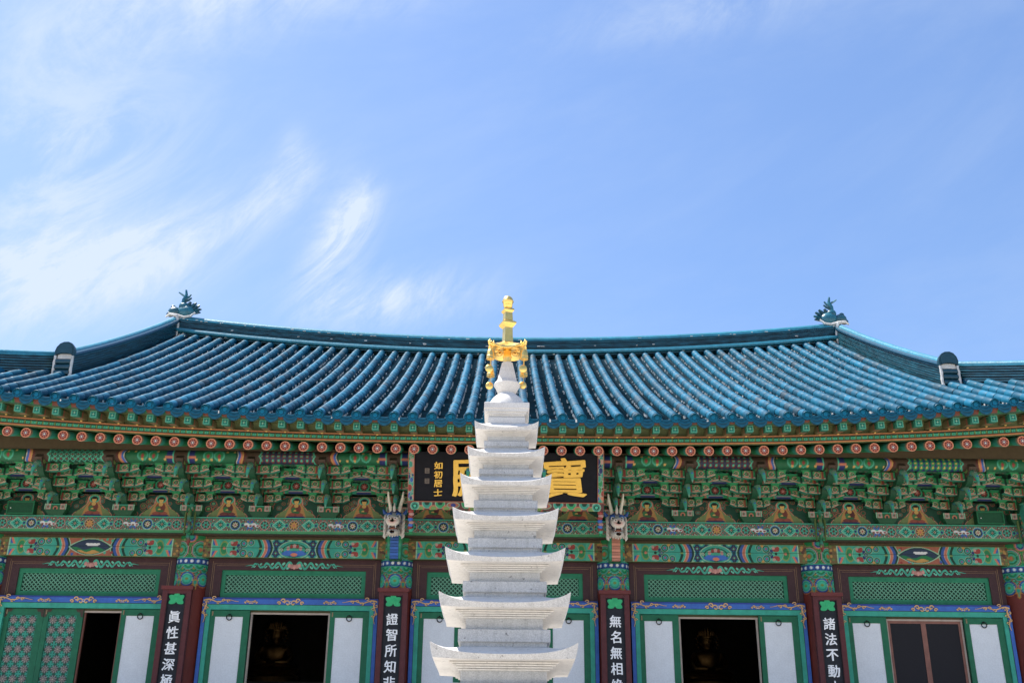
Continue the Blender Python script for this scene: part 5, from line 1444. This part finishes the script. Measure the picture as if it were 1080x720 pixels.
for i, (W, zt) in enumerate(ROOFS):
    up_w = ROOFS[i-1][0] if i else 0.58
    m_, zb = roof_stone(W, zt, up_w*0.335 if i else 0.215)
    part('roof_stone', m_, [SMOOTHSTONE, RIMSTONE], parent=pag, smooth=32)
    # body stone: narrow neck under the corbels, wide slab below it, thin plate on the roof beneath
    nxt = ROOFS[i+1] if i+1 < len(ROOFS) else (1.9, 1.72)
    kk_, ed_, sl2 = roof_shape(*nxt); zbase = ed_+(nxt[0]/2-W*0.335)*sl2-0.002
    tot = zb-zbase
    b_ = MB(); n_h, s_h = W*0.295, W*0.350
    zs1 = zbase+tot*0.16; zs2 = zbase+tot*0.60
    b_.box(PX-n_h, PX+n_h, PY-n_h, PY+n_h, zs2-0.001, zb+0.002)
    bv = 0.008
    sq_loft(b_, [(s_h-bv, zs1), (s_h, zs1+bv), (s_h, zs2-bv), (s_h-bv, zs2)])
    b_.box(PX-W*0.325, PX+W*0.325, PY-W*0.325, PY+W*0.325, zbase-0.03, zs1)
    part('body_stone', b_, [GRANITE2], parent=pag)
b_ = MB(); sq_loft(b_, [(1.45, -0.05), (1.45, 0.35), (1.36, 0.42), (0.95, 0.421), (0.95, 1.35), (1.18, 1.42), (1.18, 1.55), (0.9, 1.64), (0.6, 1.75)]); part('base', b_, [GRANITE], parent=pag)
# cap box, dome, bowl and cone
FRAME = 'finial'; PY = 10.7
b_ = MB(); zt = 4.898; a = 0.248
sq_loft(b_, [(a-0.012, 4.828), (a, 4.835), (a, 4.892), (a-0.006, 4.90)])
for q, (h, z0, z1) in enumerate(((0.236, 4.800, 4.829), (0.215, 4.775, 4.801), (0.195, 4.755, 4.776))): b_.box(PX-h, PX+h, PY-h, PY+h, z0, z1)
sq_loft(b_, [(0.196, 4.672), (0.203, 4.678), (0.203, 4.742), (0.196, 4.75)]); b_.box(PX-.17, PX+.17, PY-.17, PY+.17, 4.745, 4.76)
b_.box(PX-.18, PX+.18, PY-.18, PY+.18, 4.61, 4.673)
part('cap_stone', b_, [GRANITE], parent=pag)
b_ = MB(); b_.lathe([(0.212, 4.90), (0.208, 4.925), (0.190, 4.975), (0.160, 5.02), (0.122, 5.055), (0.095, 5.068), (0.090, 5.085), (0.108, 5.10), (0.128, 5.145), (0.146, 5.172), (0.150, 5.185), (0.140, 5.205), (0.118, 5.225), (0.108, 5.24), (0.098, 5.30), (0.078, 5.38), (0.062, 5.446)], 40, (PX, PY))
part('dome_stone', b_, [GRANITE], parent=pag, smooth=38)
fin = MB()
fin.lathe([(0.046, 5.44), (0.046, 5.50), (0.050, 5.52), (0.044, 5.54), (0.044, 5.66)], 20, (PX, PY))
# eight-lobed canopy: drooping plate with turned-up tips
na = 64; an = np.linspace(0, 2*PI, na+1)[:-1]
lobes = 0.98+0.27*np.abs(np.cos(an*2))**2.2
def cring(r, z, f=0.0, th=0.0): return [(PX+r*l*cos(a), PY+r*l*sin(a), z+2.2*f*(abs(sin(2*a))**6)) for a, l in zip(an+PI/4, lobes)]
P = [cring(0.045, 5.600), cring(0.10, 5.60), cring(0.165, 5.575), cring(0.20, 5.556, 0.012), cring(0.212, 5.563, 0.018), cring(0.212, 5.577, 0.02), cring(0.19, 5.60, 0.008), cring(0.13, 5.645), cring(0.07, 5.68), cring(0.045, 5.70)]
fin.grid(np.array(P), closeu=True)
for k in range(8):                               # rosettes hammered on the underside
    a = k*PI/4; cx, cy = PX+0.125*cos(a), PY+0.125*sin(a)
    fin.ball((cx, cy, 5.588), (0.026, 0.026, 0.012), seg=10, rings=6)
    for q in range(6): fin.ball((cx+0.03*cos(q*PI/3), cy+0.03*sin(q*PI/3), 5.590), (0.012, 0.012, 0.008), seg=6, rings=4)
for k in range(4):                               # curled tips
    a = PI/4+k*PI/2; d = Vector((cos(a), sin(a), 0)); o_ = Vector((PX, PY, 0))
    fin.tube([o_+d*0.245+Vector((0, 0, 5.585)), o_+d*0.277+Vector((0, 0, 5.60)), o_+d*0.290+Vector((0, 0, 5.63)), o_+d*0.277+Vector((0, 0, 5.655))], [0.014, 0.02, 0.017, 0.006], 8)
    fin.tube([o_+d*0.27+Vector((0, 0, 5.60)), o_+d*0.26+Vector((0, 0, 5.64))], [0.014, 0.004], 6)
    sdv = Vector((-d.y, d.x, 0))
    for s in (-1, 1): fin.tube([o_+d*0.25+Vector((0, 0, 5.59)), o_+d*0.255+sdv*s*0.035+Vector((0, 0, 5.615)), o_+d*0.25+sdv*s*0.03+Vector((0, 0, 5.64))], [0.012, 0.014, 0.004], 6)
def sqr(levels):
    for (a, z0), (b, z1) in zip(levels[:-1], levels[1:]):
        R0 = [(PX+a*cos(PI/4+q*PI/2+0.35), PY+a*sin(PI/4+q*PI/2+0.35), z0) for q in range(4)]
        R1 = [(PX+b*cos(PI/4+q*PI/2+0.35), PY+b*sin(PI/4+q*PI/2+0.35), z1) for q in range(4)]
        fin.hexa(R0, R1)
sqr([(0.072, 5.69), (0.066, 5.78), (0.064, 5.872), (0.100, 5.905), (0.112, 5.918), (0.112, 5.936), (0.066, 5.962), (0.060, 6.06), (0.075, 6.075), (0.084, 6.085), (0.082, 6.10), (0.05, 6.125)])
fin.lathe([(0.035, 6.12), (0.048, 6.135), (0.055, 6.155)], 20, (PX, PY))
fin.ball((PX, PY, 6.207), (0.062, 0.062, 0.068), seg=20, rings=14)
fin.lathe([(0.0605, 6.195), (0.066, 6.20), (0.066, 6.212), (0.0605, 6.217)], 24, (PX, PY))
part('finial', fin, [GOLD], parent=pag, smooth=42)
# wind bells with round clappers, hanging from the four tips
names = {0: 'gold wind bell hanging from the far tip of the canopy, above the other right-hand bell', }
BL = [(PI/4*5, 'near left gold wind bell, hanging highest on the left under the gilded canopy', 0.03), (PI/4*7, 'near right gold wind bell, hanging highest on the right under the gilded canopy', 0.03),
      (PI/4*3, 'far left gold wind bell, hanging lowest on the left under the gilded canopy', 0.09), (PI/4, 'far right gold wind bell, hanging lower on the right under the gilded canopy', 0.08)]
for a, lab, dropb in BL:
    d = Vector((cos(a), sin(a))); x, y = PX+0.268*d.x, PY+0.268*d.y; zt = 5.575-dropb
    root = thing('wind_bell', lab, 'wind bell', (x, y, zt-0.27), 'wind bells on the pagoda finial')
    m = MB(); m.lathe([(0.046, zt-0.125), (0.045, zt-0.115), (0.040, zt-0.06), (0.034, zt-0.025), (0.018, zt-0.008), (0.006, zt)], 18, (x, y)); 
    m.lathe([(0.043, zt-0.098), (0.047, zt-0.095), (0.0445, zt-0.09)], 18, (x, y))
    part('bell', m, [GOLD], parent=root, smooth=50)
    m = MB(); m.tube([(x, y, zt+dropb+0.005), (x, y, zt-0.002)], 0.005, 6); part('chain', m, [GOLD], parent=root)
    m = MB(); m.tube([(x, y, zt-0.06), (x, y, zt-0.19)], 0.004, 6)
    zc = zt-0.235; R = []
    for rr_, yy2 in ((0.001, -0.011), (0.036, -0.010), (0.044, -0.004), (0.044, 0.004), (0.036, 0.010), (0.001, 0.011)):
        R.append([(x-0.012+rr_*cos(t), y+yy2, zc+rr_*sin(t)) for t in np.linspace(0, 2*PI, 19)[:-1]])
    m.grid(np.array(R), closeu=True); part('clapper', m, [GOLD], parent=root, smooth=50)
